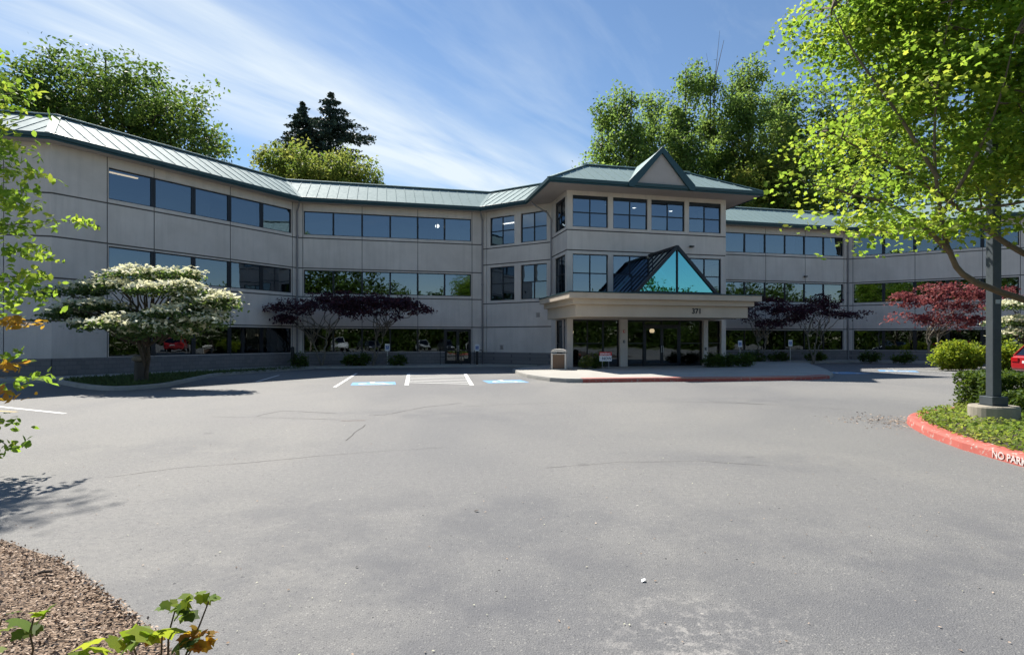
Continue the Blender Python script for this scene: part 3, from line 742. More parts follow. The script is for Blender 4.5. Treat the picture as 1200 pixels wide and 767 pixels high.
def make_door(F, a0, a1, z0, z1, rec=.12, leaves_=2, transom=.0):
    m = MB(); e = .004
    fbox(m, F, a0+e, a0+.07, -rec-.06, -rec+.02, z0, z1-e); fbox(m, F, a1-.07, a1-e, -rec-.06, -rec+.02, z0, z1-e); fbox(m, F, a0+.07, a1-.07, -rec-.06, -rec+.017, z1-.08, z1-e)
    fr_ = m.build('door', 'frame', bld)
    w = (a1-a0-.14)/leaves_
    for k in range(leaves_):
        x0, x1 = a0+.07+w*k+.006, a0+.07+w*(k+1)-.006; m = MB()
        fbox(m, F, x0, x0+.09, -rec-.05, -rec+.005, z0+.01, z1-.09); fbox(m, F, x1-.09, x1, -rec-.05, -rec+.005, z0+.01, z1-.09)
        fbox(m, F, x0+.09, x1-.09, -rec-.05, -rec+.003, z0+.01, z0+.2); fbox(m, F, x0+.09, x1-.09, -rec-.05, -rec+.003, z1-.18, z1-.09)
        m.build('leaf_frame', 'frame', fr_)
        p = MB(); d = -rec-.02; p.face([F(x0+.09,d,z0+.2),F(x1-.09,d,z0+.2),F(x1-.09,d,z1-.18),F(x0+.09,d,z1-.18)]); p.build('pane', 'glassground', fr_)
        h = MB(); hx = x1-.05 if k == 0 else x0+.05
        h.bar(F(hx,-rec+.05,z0+.85), F(hx,-rec+.05,z0+1.25), .03); h.bar(F(hx,-rec+.06,z0+.9), F(hx,-rec,z0+.9), .02); h.bar(F(hx,-rec+.06,z0+1.2), F(hx,-rec,z0+1.2), .02); h.build('handle', 'galv', fr_)
    return fr_
F0, L0 = frame_of(0)
wall_grid(F0, 0, L0, .92, 10.45, [(L0-12,L0-3.4,*GZ),(L0-12,L0-3.4,*SZ),(L0-12,L0-3.4,*TZ)], [L0-1.8, L0-3.46], JZ); plinth(F0, 0, L0)
for zz in (GZ,SZ,TZ):
    for k in range(4): window(F0, L0-12+2.15*k, L0-12+2.15*(k+1), *zz, lw=.1, rw=.1)
L1 = frame_of(1)[1]
ribbon(1, L1-10.45, L1-.38, 5, piers=.11, joints=(1,3), blinds=((2,2,.5),(2,3,.9),(1,0,.7)))
ribbon(2, .42, 11.2, 6, door_bay=5, piers=.055, joints=(2,4), blinds=((2,2,.9),(2,5,.6),(1,4,.8)))
# stair bays either side of the entrance bay
for i, ws in ((3, ((.62,2.55),(3.05,4.98))), (7, ((.32,2.25),(2.75,4.68)))):
    F, Ln = frame_of(i); ops = [(a,b,z0,z1) for a,b in ws for z0,z1 in ((4.40,6.65),(8.12,10.02))]
    wall_grid(F, 0, Ln, .92, 10.45, ops, [ws[0][0]-.3] if i == 3 else [], [2.60,4.2,6.85,7.95]); plinth(F, 0, Ln)
    for a,b in ws:
        for z0,z1 in ((4.40,6.65),(8.12,10.02)): window(F, a, b, z0, z1, 2, 2)
# entrance bay
F, Ln = frame_of(4)
wall_grid(F, 0, Ln, 0, 10.45, [(.75,2.75,4.55,6.77),(.75,2.75,8.35,10.2),(.9,2.75,.14,2.95)], [], [4.38,6.98,8.15])
window(F, .75, 2.75, 4.55, 6.77, 2, 2); window(F, .75, 2.75, 8.35, 10.2, 2, 2, topbar=.12); window(F, .9, 2.75, .14, 2.95, 2, 2)
F, Ln = frame_of(6)
wall_grid(F, 0, Ln, 0, 10.45, [(.35,2.35,4.55,6.77),(.35,2.35,8.35,10.2)], [], [4.38,6.98,8.15])
window(F, .35, 2.35, 4.55, 6.77, 2, 2); window(F, .35, 2.35, 8.35, 10.2, 2, 2, topbar=.12)
FP, LP = frame_of(5)
pw = ((.35,2.55),(2.87,5.09),(5.34,7.56),(7.86,10.06))
gb = ((.36,3.32),(3.80,8.86),(9.16,10.10))
wall_grid(FP, 0, LP, 0, 10.45, [(a,b,z0,z1) for a,b in pw for z0,z1 in ((4.55,6.77),(8.35,10.2))] + [(a,b,.14,2.95) for a,b in gb], [], [4.38,6.98,8.15], reveal=.35)
for a,b in pw:
    window(FP, a, b, 4.55, 6.77, 2, 2); window(FP, a, b, 8.35, 10.2, 2, 2, topbar=.13)
window(FP, gb[0][0], gb[0][1]-1.0, .14, 2.95, 2, 2, rec=.22); window(FP, gb[0][1]-1.0, gb[0][1], .14, 2.95, 1, 1, rec=.22)
window(FP, gb[1][0], 4.95, .14, 2.95, 1, 2, rec=.22); make_door(FP, 4.95, 7.35, .14, 2.62, rec=.22)
window(FP, 4.95, 7.35, 2.62, 2.95, 2, 1, rec=.22, fw=.05); window(FP, 7.35, gb[1][1], .14, 2.95, 1, 2, rec=.22)
window(FP, gb[2][0], gb[2][1], .14, 2.95, 1, 2, rec=.22)
ribbon(8, .80, 11.58, 6, piers=.055, joints=(2,4), blinds=((2,1,.8),(2,3,.6),(2,4,.85),(1,3,.7)))
L9 = frame_of(9)[1]
ribbon(9, .42, 10.4, 5, piers=.11, joints=(2,4))
F10, L10 = frame_of(10)
wall_grid(F10, 0, L10, 0, 10.45, [(3,11,*GZ),(3,11,*SZ),(3,11,*TZ)], [1.6], JZ)
for zz in (GZ,SZ,TZ):
    for k in range(4): window(F10, 3+2*k, 5+2*k, *zz, lw=.1, rw=.1)
# back, interior floors
BV = 15.0
m = MB()
m.face([(-48,BV,0),(46,BV,0),(46,BV,12.5),(-48,BV,12.5)][::-1]); m.face([(-48,-2.1,0),(-48,BV,0),(-48,BV,12.5),(-48,-2.1,12.5)]); m.face([(46,-2.1,0),(46,BV,0),(46,BV,12.5),(46,-2.1,12.5)])
m.build('back_wall', 'wall', bld)
ins = offset_poly(P, [-.30]*NS)
def slab(z, mat, name):
    bm = bmesh.new(); vs_ = [bm.verts.new((*p, z)) for p in ins + [(46,BV-.05),(-48,BV-.05)]]
    bm.faces.new(vs_); bm.normal_update(); bmesh.ops.triangulate(bm, faces=bm.faces[:]); me = bpy.data.meshes.new(name); bm.to_mesh(me); bm.free(); return link(name, me, mat, bld)
for z in (.12, 3.80, 7.55): slab(z, 'inner_dark', 'floor')
for z in (2.85, 6.55, 10.40): slab(z, 'inner_light', 'ceiling')
m = MB(); core = offset_poly(P, [-7.0]*4 + [-6.5]*3 + [-7.0]*4)
cw = [(-48,5),(-32.8,5),(-23.9,12.2),(23.9,12.2),(32.8,5),(46,5)]
for a, b in zip(cw, cw[1:]): m.face([(*a,0),(*b,0),(*b,10.4),(*a,10.4)])
for u in (-33,-27,-23.5,-17,-12,-7.5,7.5,12.5,17,23.5,27,33):     # partitions
    v0 = {True: 7.6}.get(abs(u) < 21, None)
    if v0 is None: v0 = max(-1.0, 7.2-(abs(u)-20.4)*1.0 + 1.2) if abs(u) < 30 else -1.2
    m.face([(u,v0,.1),(u,12.3,.1),(u,12.3,10.4),(u,v0,10.4)])
m.build('partition', 'inner_wall', bld)

# roof -------------------------------------------------------------
EO = [.7]*4 + [1.5]*3 + [.7]*4; RUN = 3.2; ZE = 10.66; TS = math.tan(R(30)); ZR = ZE + RUN*TS
eave = offset_poly(P, EO); ridge = offset_poly(P, [o - RUN for o in EO])
def sweep(name, prof, mat, parent=None, i0=0, i1=NS):
    """prof: (delta outward from the eave line, z); swept along the eaves with mitres"""
    outs = [offset_poly(P, [o + d for o in EO]) for d, z in prof]; m = MB()
    for i in range(i0, i1):
        for k in range(len(prof)-1):
            a, b = outs[k], outs[k+1]; m.face([(*a[i],prof[k][1]),(*a[i+1],prof[k][1]),(*b[i+1],prof[k+1][1]),(*b[i],prof[k+1][1])])
    return m.build(name, mat, parent if parent is not None else bld)
# soffit from the wall to the fascia
m = MB()
for i in range(NS):
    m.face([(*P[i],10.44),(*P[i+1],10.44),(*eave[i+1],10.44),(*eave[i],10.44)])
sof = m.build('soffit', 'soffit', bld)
# roof skin and standing seams
m = MB()
def rz(run): return ZE + run*TS
for i in range(NS):
    e0, e1, r0, r1 = Vector(eave[i]), Vector(eave[i+1]), Vector(ridge[i]), Vector(ridge[i+1])
    m.face([(*e0,ZE),(*e1,ZE),(*r1,ZR),(*r0,ZR)])
    d = (e1-e0).normalized(); n = Vector((-d.y, d.x)); Ln = (e1-e0).length
    b0 = (r0-e0).dot(d); b1 = (r1-e0).dot(d)               # where the mitres end on the ridge
    k = math.floor(min(0,b0)/.62); 
    while k*.62 < max(Ln,b1):
        a = k*.62 + .31; k += 1; lo, hi = 0.0, RUN
        # left edge: a >= b0*run/RUN ; right edge: a <= Ln + (b1-Ln)*run/RUN
        c = b0/RUN
        if c > 1e-6: hi = min(hi, a/c)
        elif c < -1e-6: lo = max(lo, a/c)
        elif a < 0: continue
        c = (b1-Ln)/RUN
        if c < -1e-6: hi = min(hi, (a-Ln)/c)
        elif c > 1e-6: lo = max(lo, (a-Ln)/c)
        elif a > Ln: continue
        if a < 0 and lo <= 0: continue
        if a > Ln and lo <= 0: continue
        if hi - lo < .1: continue
        if i == 5 and False: continue
        p = e0 + d*a + n*lo; q_ = e0 + d*a + n*hi
        m.bar((p.x,p.y,rz(lo)+.014), (q_.x,q_.y,rz(hi)+.014), .035, .038)
roof = m.build('roof', 'roof', bld)
sweep('fascia', [(-.02,10.40),(.02,10.40),(.02,10.47),(.10,10.49),(.12,10.66),(.10,10.675),(-.01,10.672)], 'teal', roof)
sweep('ridge_cap', [(-RUN+.16, ZR+.005),(-RUN+.16, ZR+.07),(-RUN, ZR+.13),(-RUN-.2, ZR+.10),(-RUN-.2,ZR-.1)], 'roof', roof)
for i in range(1, NS):                                      # hip and valley flashings
    m = MB(); e, r = Vector((*eave[i],ZE+.03)), Vector((*ridge[i],ZR+.03)); m.bar(e, r, .34 if i in (1,10,5,6) else .22, .05 if i in (1,10,5,6) else .03)
    m.build('flashing', 'roof', roof)
bm = bmesh.new(); vs_ = [bm.verts.new((*p, ZR-.04)) for p in ridge + [(46,BV),(-48,BV)]]; bm.faces.new(vs_); bm.normal_update(); bmesh.ops.triangulate(bm, faces=bm.faces[:])
me = bpy.data.meshes.new('roof_deck'); bm.to_mesh(me); bm.free(); link('roof_deck', me, 'roof', roof)
# gable over the entrance
GV = -1.52; GH = 1.92; GA = 12.62
m = MB()
m.face([(-GH,GV+.02,ZE-.2),(GH,GV+.02,ZE-.2),(0,GV+.02,GA-.12)])
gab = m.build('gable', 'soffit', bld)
m = MB()
for s_ in (-1,1):
    m.face([(s_*(GH+.12),GV-.06,ZE-.03),(0,GV-.06,GA+.12),(0,1.75,GA+.02),(s_*(GH+.12),GV+.1,ZE+.02)])
m.build('gable_roof', 'roof', gab)
m = MB()
for s_ in (-1,1):
    y0, y1 = GV-.14, GV+.0
    pts = [(s_*(GH+.16),ZE-.24),(s_*(GH+.16),ZE+.06),(0,GA+.20),(0,GA-.16),(s_*(GH-.16),ZE-.24)]
    f = [(x,y0,z) for x,z in pts]; b = [(x,y1,z) for x,z in pts]
    m.face(f); m.face(b[::-1])
    for k in range(5): m.face([f[k],b[k],b[(k+1)%5],f[(k+1)%5]])
m.build('gable_trim', 'teal', gab)
# downspouts
for (u, v, zz, big) in ((-20.95,6.85,10.4,0),(-8.95,6.85,10.4,0),(8.95,6.85,10.4,0),(20.95,6.85,10.4,0)):
    i = [k for k in range(len(P)) if abs(P[k][0]-u) < .01][0]; w_ = Vector(offset_poly(P, [.09]*NS)[i]); m = MB(); e_ = Vector(offset_poly(P,[.62]*NS)[i])
    m.tube([(e_.x,e_.y,10.42),(e_.x*.6+w_.x*.4,e_.y*.6+w_.y*.4,10.2),(w_.x,w_.y,9.9),(w_.x,w_.y,.3),(w_.x+.02,w_.y-.1,.15)], .055, 8)
    for z in (2.7,5.5,8.3): m.box(w_.x-.08,w_.x+.08,w_.y-.03,w_.y+.06,z,z+.05)
    m.build('downspout', 'pipe', bld)
m = MB(); m.tube([(-6.55,3.0,10.42),(-6.3,2.9,10.15),(-5.55,2.75,9.7),(-5.33,2.72,9.3),(-5.33,2.72,4.75),(-5.45,2.6,4.35)], .05, 8); m.build('downspout', 'pipe', bld)
m = MB(); m.tube([(-5.42,.06,2.95),(-5.42,.06,.2)], .06, 8); m.build('downspout', 'pipe', bld)

# canopy: three stepped tiers wrapping the entrance bay
def tier(d, z0, z1):
    x0, x1, f = -6.3+d, 5.02-d, -3.62+d
    return [(x0,2.0),(x0,f),(x1,f),(x1,-.02),(-5.22,-.02),(-5.22,2.0)], z0, z1
can = None
for k, (d, z0, z1) in enumerate(((0,3.90,4.20),(.28,3.62,3.90),(.52,2.98,3.62))):
    poly, z0, z1 = tier(d, z0, z1); m = MB(); m.prism(poly, z0+ (.0), z1, True, True)
    if k == 0: can = m.build('canopy', 'canopy', bld, bevel=.012)
    else: m.build('fascia_tier', 'canopy', can, bevel=.012)
m = MB(); poly, _, _ = tier(-.04, 0, 0); m.prism(poly, 4.205, 4.26, True, True); m.build('cap_flashing', 'teal', can)
# skylight on the canopy
SL = -3.25; SH = 2.45; SB0 = 4.27; SA = 6.82
m = MB()
m.bar((-SH,SL,SB0+.05),(SH,SL,SB0+.05),.09); 
for s_ in (-1,1):
    m.bar((s_*SH,SL,SB0),(0,SL,SA),.14,.16); m.bar((s_*SH,SL,SB0+.05),(s_*SH,0,SB0+.05),.09)
    for k in range(1,5):
        y = SL + (0-SL)*k/5; m.bar((s_*SH,y,SB0+.04),(0,y,SA-.02),.06)
m.bar((0,SL-.01,SB0+.05),(0,SL-.01,SA-.05),.07); m.bar((0,SL-.05,SA),(0,0,SA),.14)
skl = m.build('skylight', 'frame', bld)
m = MB()
m.face([(-SH,SL+.02,SB0+.03),(-.02,SL+.02,SB0+.03),(-.02,SL+.02,SA-.03)]); m.build('gable_pane', 'tealglass', skl)
m = MB(); m.face([(.02,SL+.02,SB0+.03),(SH,SL+.021,SB0+.03),(.02,SL+.02,SA-.03)]); m.build('gable_pane', 'tealglass', skl)
for s_ in (-1,1):
    m = MB(); m.face([(s_*SH,SL,SB0+.02),(s_*SH,0,SB0+.02),(0,0,SA-.04),(0,SL,SA-.04)]); m.build('slope_pane', 'darkglass', skl)
# number over the door
M = Matrix.Translation((-.05+1.02,-3.62+.52-.012,3.20)) @ Matrix.Rotation(R(90),4,'X')
text_obj('house_number', '371', .40, 'black', can, M, .012, .010)

# lit lamps seen through the glass
def pendant(u, v, z, label):
    x, y = L(u, v); t = thing('pendant_lamp', (x,y,z), label, 'lamp', 0, 'pendant lamps in the lobby')
    m = MB(); m.lathe([(.02,-.16),(.12,-.14),(.16,-.02),(.12,.08),(.02,.10)],0,0,14); m.build('lamp_shade','lampwarm',t,True)
    m = MB(); m.tube([(0,0,.1),(0,0,2.84-z)],.012,6); m.build('cord','black',t)
pendant(-4.55, 1.2, 2.25, 'warm pendant lamp hanging in the lobby behind the glass left of the entrance columns')
pendant(.95, 1.5, 2.35, 'warm pendant lamp hanging behind the glass entrance doors')
for k, (u, v, z, lb) in enumerate(((-2.5,1.0,10.39,'lit round ceiling light behind the second top entrance-bay window, near the glass'),(-1.6,2.6,10.39,'lit round ceiling light behind the second top window from the left, further back'),
        (1.0,1.2,10.39,'lit round ceiling light behind the third top window of the entrance bay, near the glass'),(.4,2.9,10.39,'lit round ceiling light behind the third top window, deeper in the room'),(3.2,3.2,10.39,'lit round ceiling light behind the rightmost top window of the entrance bay'))):
    x, y = L(u,v); t = thing('ceiling_light', (x,y,z), lb, 'ceiling light', 0, 'round ceiling lights on the top floor')
    m = MB(); m.lathe([(.0,-.03),(.10,-.03),(.12,0)],0,0,16); m.build('lens','lamp',t); m = MB(); m.lathe([(.12,-.02),(.15,-.02),(.15,.005),(.12,.005)],0,0,16); m.build('trim_ring','white',t)
fx = frame_of(1)[0](L1-9.7, -.55, 9.86); x, y = L(fx[0],fx[1])
t = thing('strip_light', (x,y,9.86), 'lit strip light inside the top left end window of the left wing', 'strip light', PHI+R(45))
m = MB(); m.box(-.75,.75,-.05,.05,0,.05); m.build('lens','lampwarm',t); m = MB(); m.box(-.78,.78,-.07,.07,.05,.09); m.bar((-.5,0,.09),(-.5,0,.54),.02); m.bar((.5,0,.09),(.5,0,.54),.02); m.build('housing','white',t)

fx = frame_of(2)[0](9.05, -1.6, 10.2); x, y = L(fx[0],fx[1]); t = thing('ceiling_light', (x,y,9.75), 'lit lamp hanging behind the fifth top window of the middle wing', 'ceiling light')
m = MB(); m.lathe([(.0,-.16),(.13,-.12),(.15,.0),(.10,.08),(0,.09)],0,0,14); m.build('lens','lamp',t,True); m = MB(); m.tube([(0,0,.09),(0,0,.64)],.015,6); m.build('cord','white',t)
fx = frame_of(3)[0](1.6, -1.0, 9.8); x, y = L(fx[0],fx[1]); t = thing('strip_light', (x,y,9.72), 'lit strip light behind the left top window of the bay beside the entrance', 'strip light', PHI-R(45))
m = MB(); m.box(-.6,.6,-.06,.06,0,.05); m.build('lens','lamp',t); m = MB(); m.box(-.63,.63,-.08,.08,.05,.09); m.bar((-.4,0,.09),(-.4,0,.67),.02); m.bar((.4,0,.09),(.4,0,.67),.02); m.build('housing','white',t)

# ------------------------------------------------------------------ planting
def blob(px, py, Y, rx, ry, rz_):
    p = pt(px, py, Y); return ((p.x,p.y,p.z),(rx,ry,rz_))
# trees beyond the building
GB = 'trees rising behind the building'
tree('broadleaf_tree', (-35.5,50,0), [blob(105,160,48,7.5,6,6.0), blob(62,130,48,5,5,4.8), blob(72,85,48,1.7,2.0,2.6), blob(100,100,48,2.6,2.6,1.8), blob(150,118,48,4.6,5,3.2), blob(200,150,48,5,5,4.2), blob(235,178,48,3.2,3.5,2.6), blob(10,150,48,5,5,5), blob(160,190,48,8,5,5)],
     'big rounded green broadleaf tree behind the left wing roof', GB, 'leaf_deep', n=620, per=60, cr=1.25, lsize=.34, tr=.6, seed=21, limbs=40, shell=.55, flat=.7)
tree('broadleaf_tree', (-20.5,58,0), [blob(350,208,58,4.0,4,4.2), blob(395,206,58,3.4,4,3.2), blob(326,192,58,2.2,3,2.4), blob(425,212,58,2.2,3,2.0), blob(375,222,58,6.5,4,3.5)],
     'yellow green round tree behind the middle wing, in front of two dark conifers', GB, 'leaf_mid', n=420, per=56, cr=1.0, lsize=.32, tr=.4, seed=22, limbs=30, shell=.55, flat=.7)
def conifer(base, h, rb, label, seed, slope, n=46, lean=0, z0=.35, dens=30):
    root = thing('conifer_tree', base, label, 'tree', 0, GB); g = random.Random(seed); mb = MB()
    mb.tube([(0,0,-.2),(0,0,h*.5),(lean,0,h*.98)],[.42,.25,.03],8,False); C = []
    for i in range(n):
        t = (i+g.random())/n; z = h*(z0+(1-z0)*t); r = min(rb, slope*(h-z))*g.uniform(.75,1.1)+.12
        for k in range(7):
            a = g.uniform(0,2*math.pi); rr = r*g.uniform(.6,1.1); tip = Vector((math.cos(a)*rr, math.sin(a)*rr, z - rr*.22 + .25*rr*rr/max(rb,.1)*.5))
            mb.bar((0,0,z),tip,.05)
            m = max(4,int(dens*rr/rb))
            for j in range(m):
                u = g.uniform(.12,1.05); w = .28*rr*(1-u*.6)
                C.append((tip.x*u+g.gauss(0,w*.5)*math.sin(a)+g.gauss(0,.08), tip.y*u+g.gauss(0,w*.5)*math.cos(a)+g.gauss(0,.08), z+(tip.z-z)*u - abs(g.gauss(0,.16))))
    leaves('crown', np.array(C), .36, 'needle', root, 'diamond', .4, seed=seed)
    mb.build('trunk', 'bark', root); return root
conifer((-24.9,66,0), 30.3, 3.0, 'narrow dark conifer, shorter of the two behind the middle wing', 31, .62, n=60, dens=90)
conifer((-21.9,67,0), 31.8, 5.0, 'tall dark conifer with layered boughs behind the middle wing', 32, .95, n=54, dens=110)
def slim(px, py, Y, w, label, seed, n=700, leaf='leaf_popl', ls=.34, low=250):
    b = pt(px, 398, Y); top = pt(px, py, Y).z; bl = []
    g = random.Random(seed); k = 6
    for i in range(k):
        t = i/(k-1); z = 8 + (top-8-w*.5)*t; r = w*(.75+.5*math.sin(math.pi*min(1,t*.9+.15)))*(1.05-.62*t)
        bl.append(((b.x+g.uniform(-.35,.35)*w, Y+g.uniform(-.4,.4)*w, z),(r,r,(top-8)/k*.72)))
    bl.append(((b.x+g.uniform(-.2,.2),Y,top-1.4),(w*.26,w*.26,1.6)))
    return tree('poplar_tree', (b.x,Y,0), bl, label, GB, leaf, n=int(n*.9), per=52, cr=1.05, lsize=ls, tr=.34, seed=seed, limbs=60, fork=.2, shell=.6, up=.3, limb_r=.32, flat=.9)
slim(705, 122, 62, 5.2, 'low leafy tree at the left edge of the row behind the entrance roof', 41, 620)
slim(738, 104, 61, 4.6, 'slender green tree behind the entrance roof, left of the gable', 42, 620)
slim(770, 106, 63, 4.6, 'thin crowned tree directly behind the entrance gable', 43, 560)
slim(803, 80, 60, 3.6, 'tall narrow tree just right of the entrance gable', 44, 620)
slim(838, 84, 62, 3.6, 'tall thin tree beside the bare forked twig behind the entrance', 45, 520)
slim(880, 74, 60, 5.0, 'tall dark tree behind the right end of the entrance roof', 46, 900)
slim(925, 96, 62, 5.0, 'tall green tree half hidden by the near maple', 47, 800)
tree('broadleaf_tree', (27,58,0), [blob(905,195,56,4,4,4), blob(930,235,56,4.5,4,4), blob(880,235,56,2.8,3,3)], 'bright green broadleaf tree above the roof right of the entrance', GB, 'leaf_mid', n=620, per=20, cr=.85, lsize=.34, tr=.35, seed=51, limbs=30)
tree('broadleaf_tree', (38,60,0), [blob(990,205,60,6,5,6), blob(1040,180,60,6,5,7), blob(970,150,60,4,4,5)], 'dark dense tree behind the right wing roof', GB, 'leaf_deep', n=900, per=20, cr=.95, lsize=.38, tr=.45, seed=52, limbs=30)
tree('broadleaf_tree', (56,62,0), [blob(1130,200,62,7,5,7), blob(1200,180,62,7,5,8)], 'large tree behind the far right wing, seen through the maple', GB, 'leaf_deep', n=800, per=18, cr=1.0, lsize=.40, tr=.45, seed=53, limbs=30)
b = pt(574, 398, 70); tree('broadleaf_tree', (b.x,70,0), [((b.x,70,18.6),(1.5,1.5,2.0)),((b.x,70,14),(3,3,4))], 'small tree tip peeping over the roof left of the entrance', GB, 'leaf_deep', n=130, per=14, cr=.5, lsize=.3, tr=.18, seed=54, limbs=14)
b = pt(834, 398, 61.5); t = thing('bare_tree', (b.x,61.5,0), 'thin bare forked twig standing above the poplars behind the entrance', 'tree'); m = MB()
m.tube([(0,0,0),(.2,0,20),(.3,0,30),(.9,0,36)],[.2,.1,.04,.012],6,False); m.tube([(.3,0,29),(-.6,0,33.5)],[.03,.01],5,False); m.tube([(.45,0,31),(1.4,.1,35)],[.05,.02],5,False); m.build('trunk','bark',t)

# trees across the lot, behind the viewer: what the windows reflect
GA_ = 'trees across the lot'
LT = ((-34,-38,15,6),(-24,-40,14,6),(-13,-38,20,6.5),(-5,-40,22,6.5),(3,-38,19,6),(12,-40,13,6),(22,-38,12,5.5),(32,-40,13,6),(43,-38,14,6),(54,-40,13,6),(65,-38,15,6.5),(77,-40,14,6.5))
LB = ['leftmost tree of the row across the lot','second tree from the left in the row across the lot','tall tree across the lot behind the silver and dark cars','tallest tree of the row across the lot','tall tree across the lot behind the white car','low wide tree just right of the tall ones across the lot','lowest tree of the row across the lot','mid height tree across the lot right of the lowest one','fourth tree from the right end across the lot','third tree from the right end across the lot','full tree second from the right end across the lot','rightmost tree of the row across the lot']
for k, (x, y, h, w) in enumerate(LT):
    tree('lot_tree', (x,y,0), [((x,y,h*.60),(w,w*.8,h*.38)),((x+w*.4,y,h*.42),(w*.8,w*.7,h*.34)),((x-w*.4,y+.5,h*.38),(w*.8,w*.7,h*.32))], LB[k], GA_, 'leaf_box', n=420, per=16, cr=1.2, lsize=.6, tr=.25, seed=70+k, limbs=14)
for k, (x, y) in enumerate(((74,-22),(78,-9),(73,4),(77,17),(74,30))):
    h, w = (13,15,12,14,13)[k], 6; tree('lot_tree', (x,y,0), [((x,y,h*.60),(w*.8,w,h*.38)),((x,y+w*.4,h*.42),(w*.7,w*.8,h*.34)),((x,y-w*.4,h*.38),(w*.7,w*.8,h*.32))],
        ['tree nearest the viewer along the right edge of the lot','second tree along the right edge of the lot','middle tree along the right edge of the lot','fourth tree along the right edge of the lot','tree furthest back along the right edge of the lot'][k], 'trees along the right edge of the lot', 'leaf_box', n=380, per=16, cr=1.2, lsize=.6, tr=.25, seed=170+k, limbs=14)
gq = np.random.default_rng(79); n = 14000; Pq = np.column_stack([71+gq.normal(0,.8,n), gq.uniform(-40,40,n), np.abs(gq.normal(0,2.0,n))])
o = leaves('right_undergrowth', Pq, .55, 'leaf_box', None, 'oval', .3, seed=80); o['kind'] = 'stuff'
gq = np.random.default_rng(77); n = 40000; Pq = np.column_stack([gq.uniform(-60,100,n), -36+gq.normal(0,.9,n), np.abs(gq.normal(0,2.0,n))])
o = leaves('lot_undergrowth', Pq, .55, 'leaf_box', None, 'oval', .3, seed=78); o['kind'] = 'stuff'

# the near maple on the right
def branchy(name, base, limbs_, P, tn, lsize, label, leaf, bark, tpl, seed, up=.6, twigs=0, cc=None, mats=None, pick=None, twr=.018):
    root = thing(name, base, label, 'tree'); B = Vector(base)
    leaves('crown', P - np.array(base), lsize, mats or leaf, root, tpl, up, tn, pick, seed=seed)
    mb = MB(); allp = []
    for pts, r0, r1 in limbs_:
        n = len(pts); q = [Vector(p)-B for p in pts]; fine = []
        for i in range(n-1):
            a = q[max(i-1,0)]; b_ = q[i]; c = q[i+1]; d = q[min(i+2,n-1)]
            for k in range(4):
                t = k/4; fine.append(.5*((2*b_)+(c-a)*t+(2*a-5*b_+4*c-d)*t*t+(3*b_-a-3*c+d)*t**3))
        fine.append(q[-1]); m_ = len(fine)-1
        mb.tube(fine, [r0+(r1-r0)*i/m_ for i in range(m_+1)], 10, False); allp += fine
    if cc is not None:
        g = random.Random(seed); A = np.array([tuple(p) for p in allp])
        for k in g.sample(range(len(cc)), min(twigs,len(cc))):
            q = np.array(cc[k]) - np.array(base); d = np.linalg.norm(A-q,axis=1) + .6*np.maximum(0, A[:,2]-q[2]); i = int(np.argmin(d))
            limb(mb, A[i], q, twr, .004, 6, .16, .06, g, 5)
    mb.build('trunk', bark, root, smooth=True); return root
mb_ = (11.7, 9.9, 0.1)
V = lambda *a: Vector(a)
fork1 = V(11.2, 9.75, 1.35)
lims = [([V(*mb_)-V(0,0,.2), V(11.55,9.85,.7), fork1, V(10.0,9.6,2.05), pt(1144,331,9.5), pt(1113,295,9.4), pt(1103,253,9.3), pt(1095,180,9.2), pt(1100,90,9.1), pt(1120,-20,9.0)], .088, .005),
        ([V(*mb_)-V(0,0,.25), V(11.5,9.85,.6), fork1+V(0,0,.05)], .24, .15),
        ([fork1, V(11.0,9.9,2.6), pt(1200,297,9.9), pt(1128,247,10.2), pt(1060,200,10.5), pt(1000,170,10.6), pt(950,140,10.6)], .075, .006),
        ([fork1, V(11.6,10.1,3.2), V(11.2,10.3,5.2), V(10.6,10.4,7.5), V(10.3,10.4,9.8)], .11, .008),
        ([V(11.3,10.2,4.6), V(12.6,9.6,6.5), V(13.5,9.2,8.6)], .06, .01),
        ([pt(1113,295,9.4), pt(1070,255,9.0), pt(1030,235,8.6), pt(995,228,8.3)], .05, .008),
        ([pt(1103,253,9.3), pt(1140,190,8.9), pt(1170,120,8.6), pt(1190,40,8.4)], .035, .006),
        ([pt(1100,210,9.2), pt(1050,130,9.4), pt(1000,60,9.6), pt(975,10,9.7)], .035, .006),
        ([pt(1128,247,10.2), pt(1180,240,9.4), pt(1230,230,8.8)], .04, .008)]
mbl = [((9.8,10.2,6.6),(3.6,3.0,2.3)), ((8.0,10.4,6.8),(2.6,2.4,2.6)), ((11.6,9.6,8.4),(4.2,3.4,2.6)), ((8.6,10.2,8.9),(3.4,2.8,2.2)), ((12.2,8.2,6.2),(2.8,2.0,2.0)), ((7.2,9.8,5.6),(1.7,1.7,1.3)),
       ((9.3,9.0,5.0),(1.9,1.6,.8)), ((7.0,10.6,8.2),(1.9,2.0,1.8))]
P1, t1, c1 = clusters(mbl, 900, 96, .74, .20, .66, 101, droop=.35)
d1 = pt(985,222,8.3); d2 = pt(1035,272,8.8); d3 = pt(1090,272,9.0); d4 = pt(1170,262,9.2)
P2, t2, c2 = clusters([((d.x,d.y,d.z+.15),(.75,.6,.28)) for d in (d1, d2, d3, d4, pt(1015,262,8.4), pt(1080,262,8.8), pt(1130,268,9.2))], 52, 34, .5, .3, .7, 102, droop=.3)
Pm = np.vstack([P1,P2]); tm = np.concatenate([t1,t2])
keep = np.ones(len(Pm),bool)
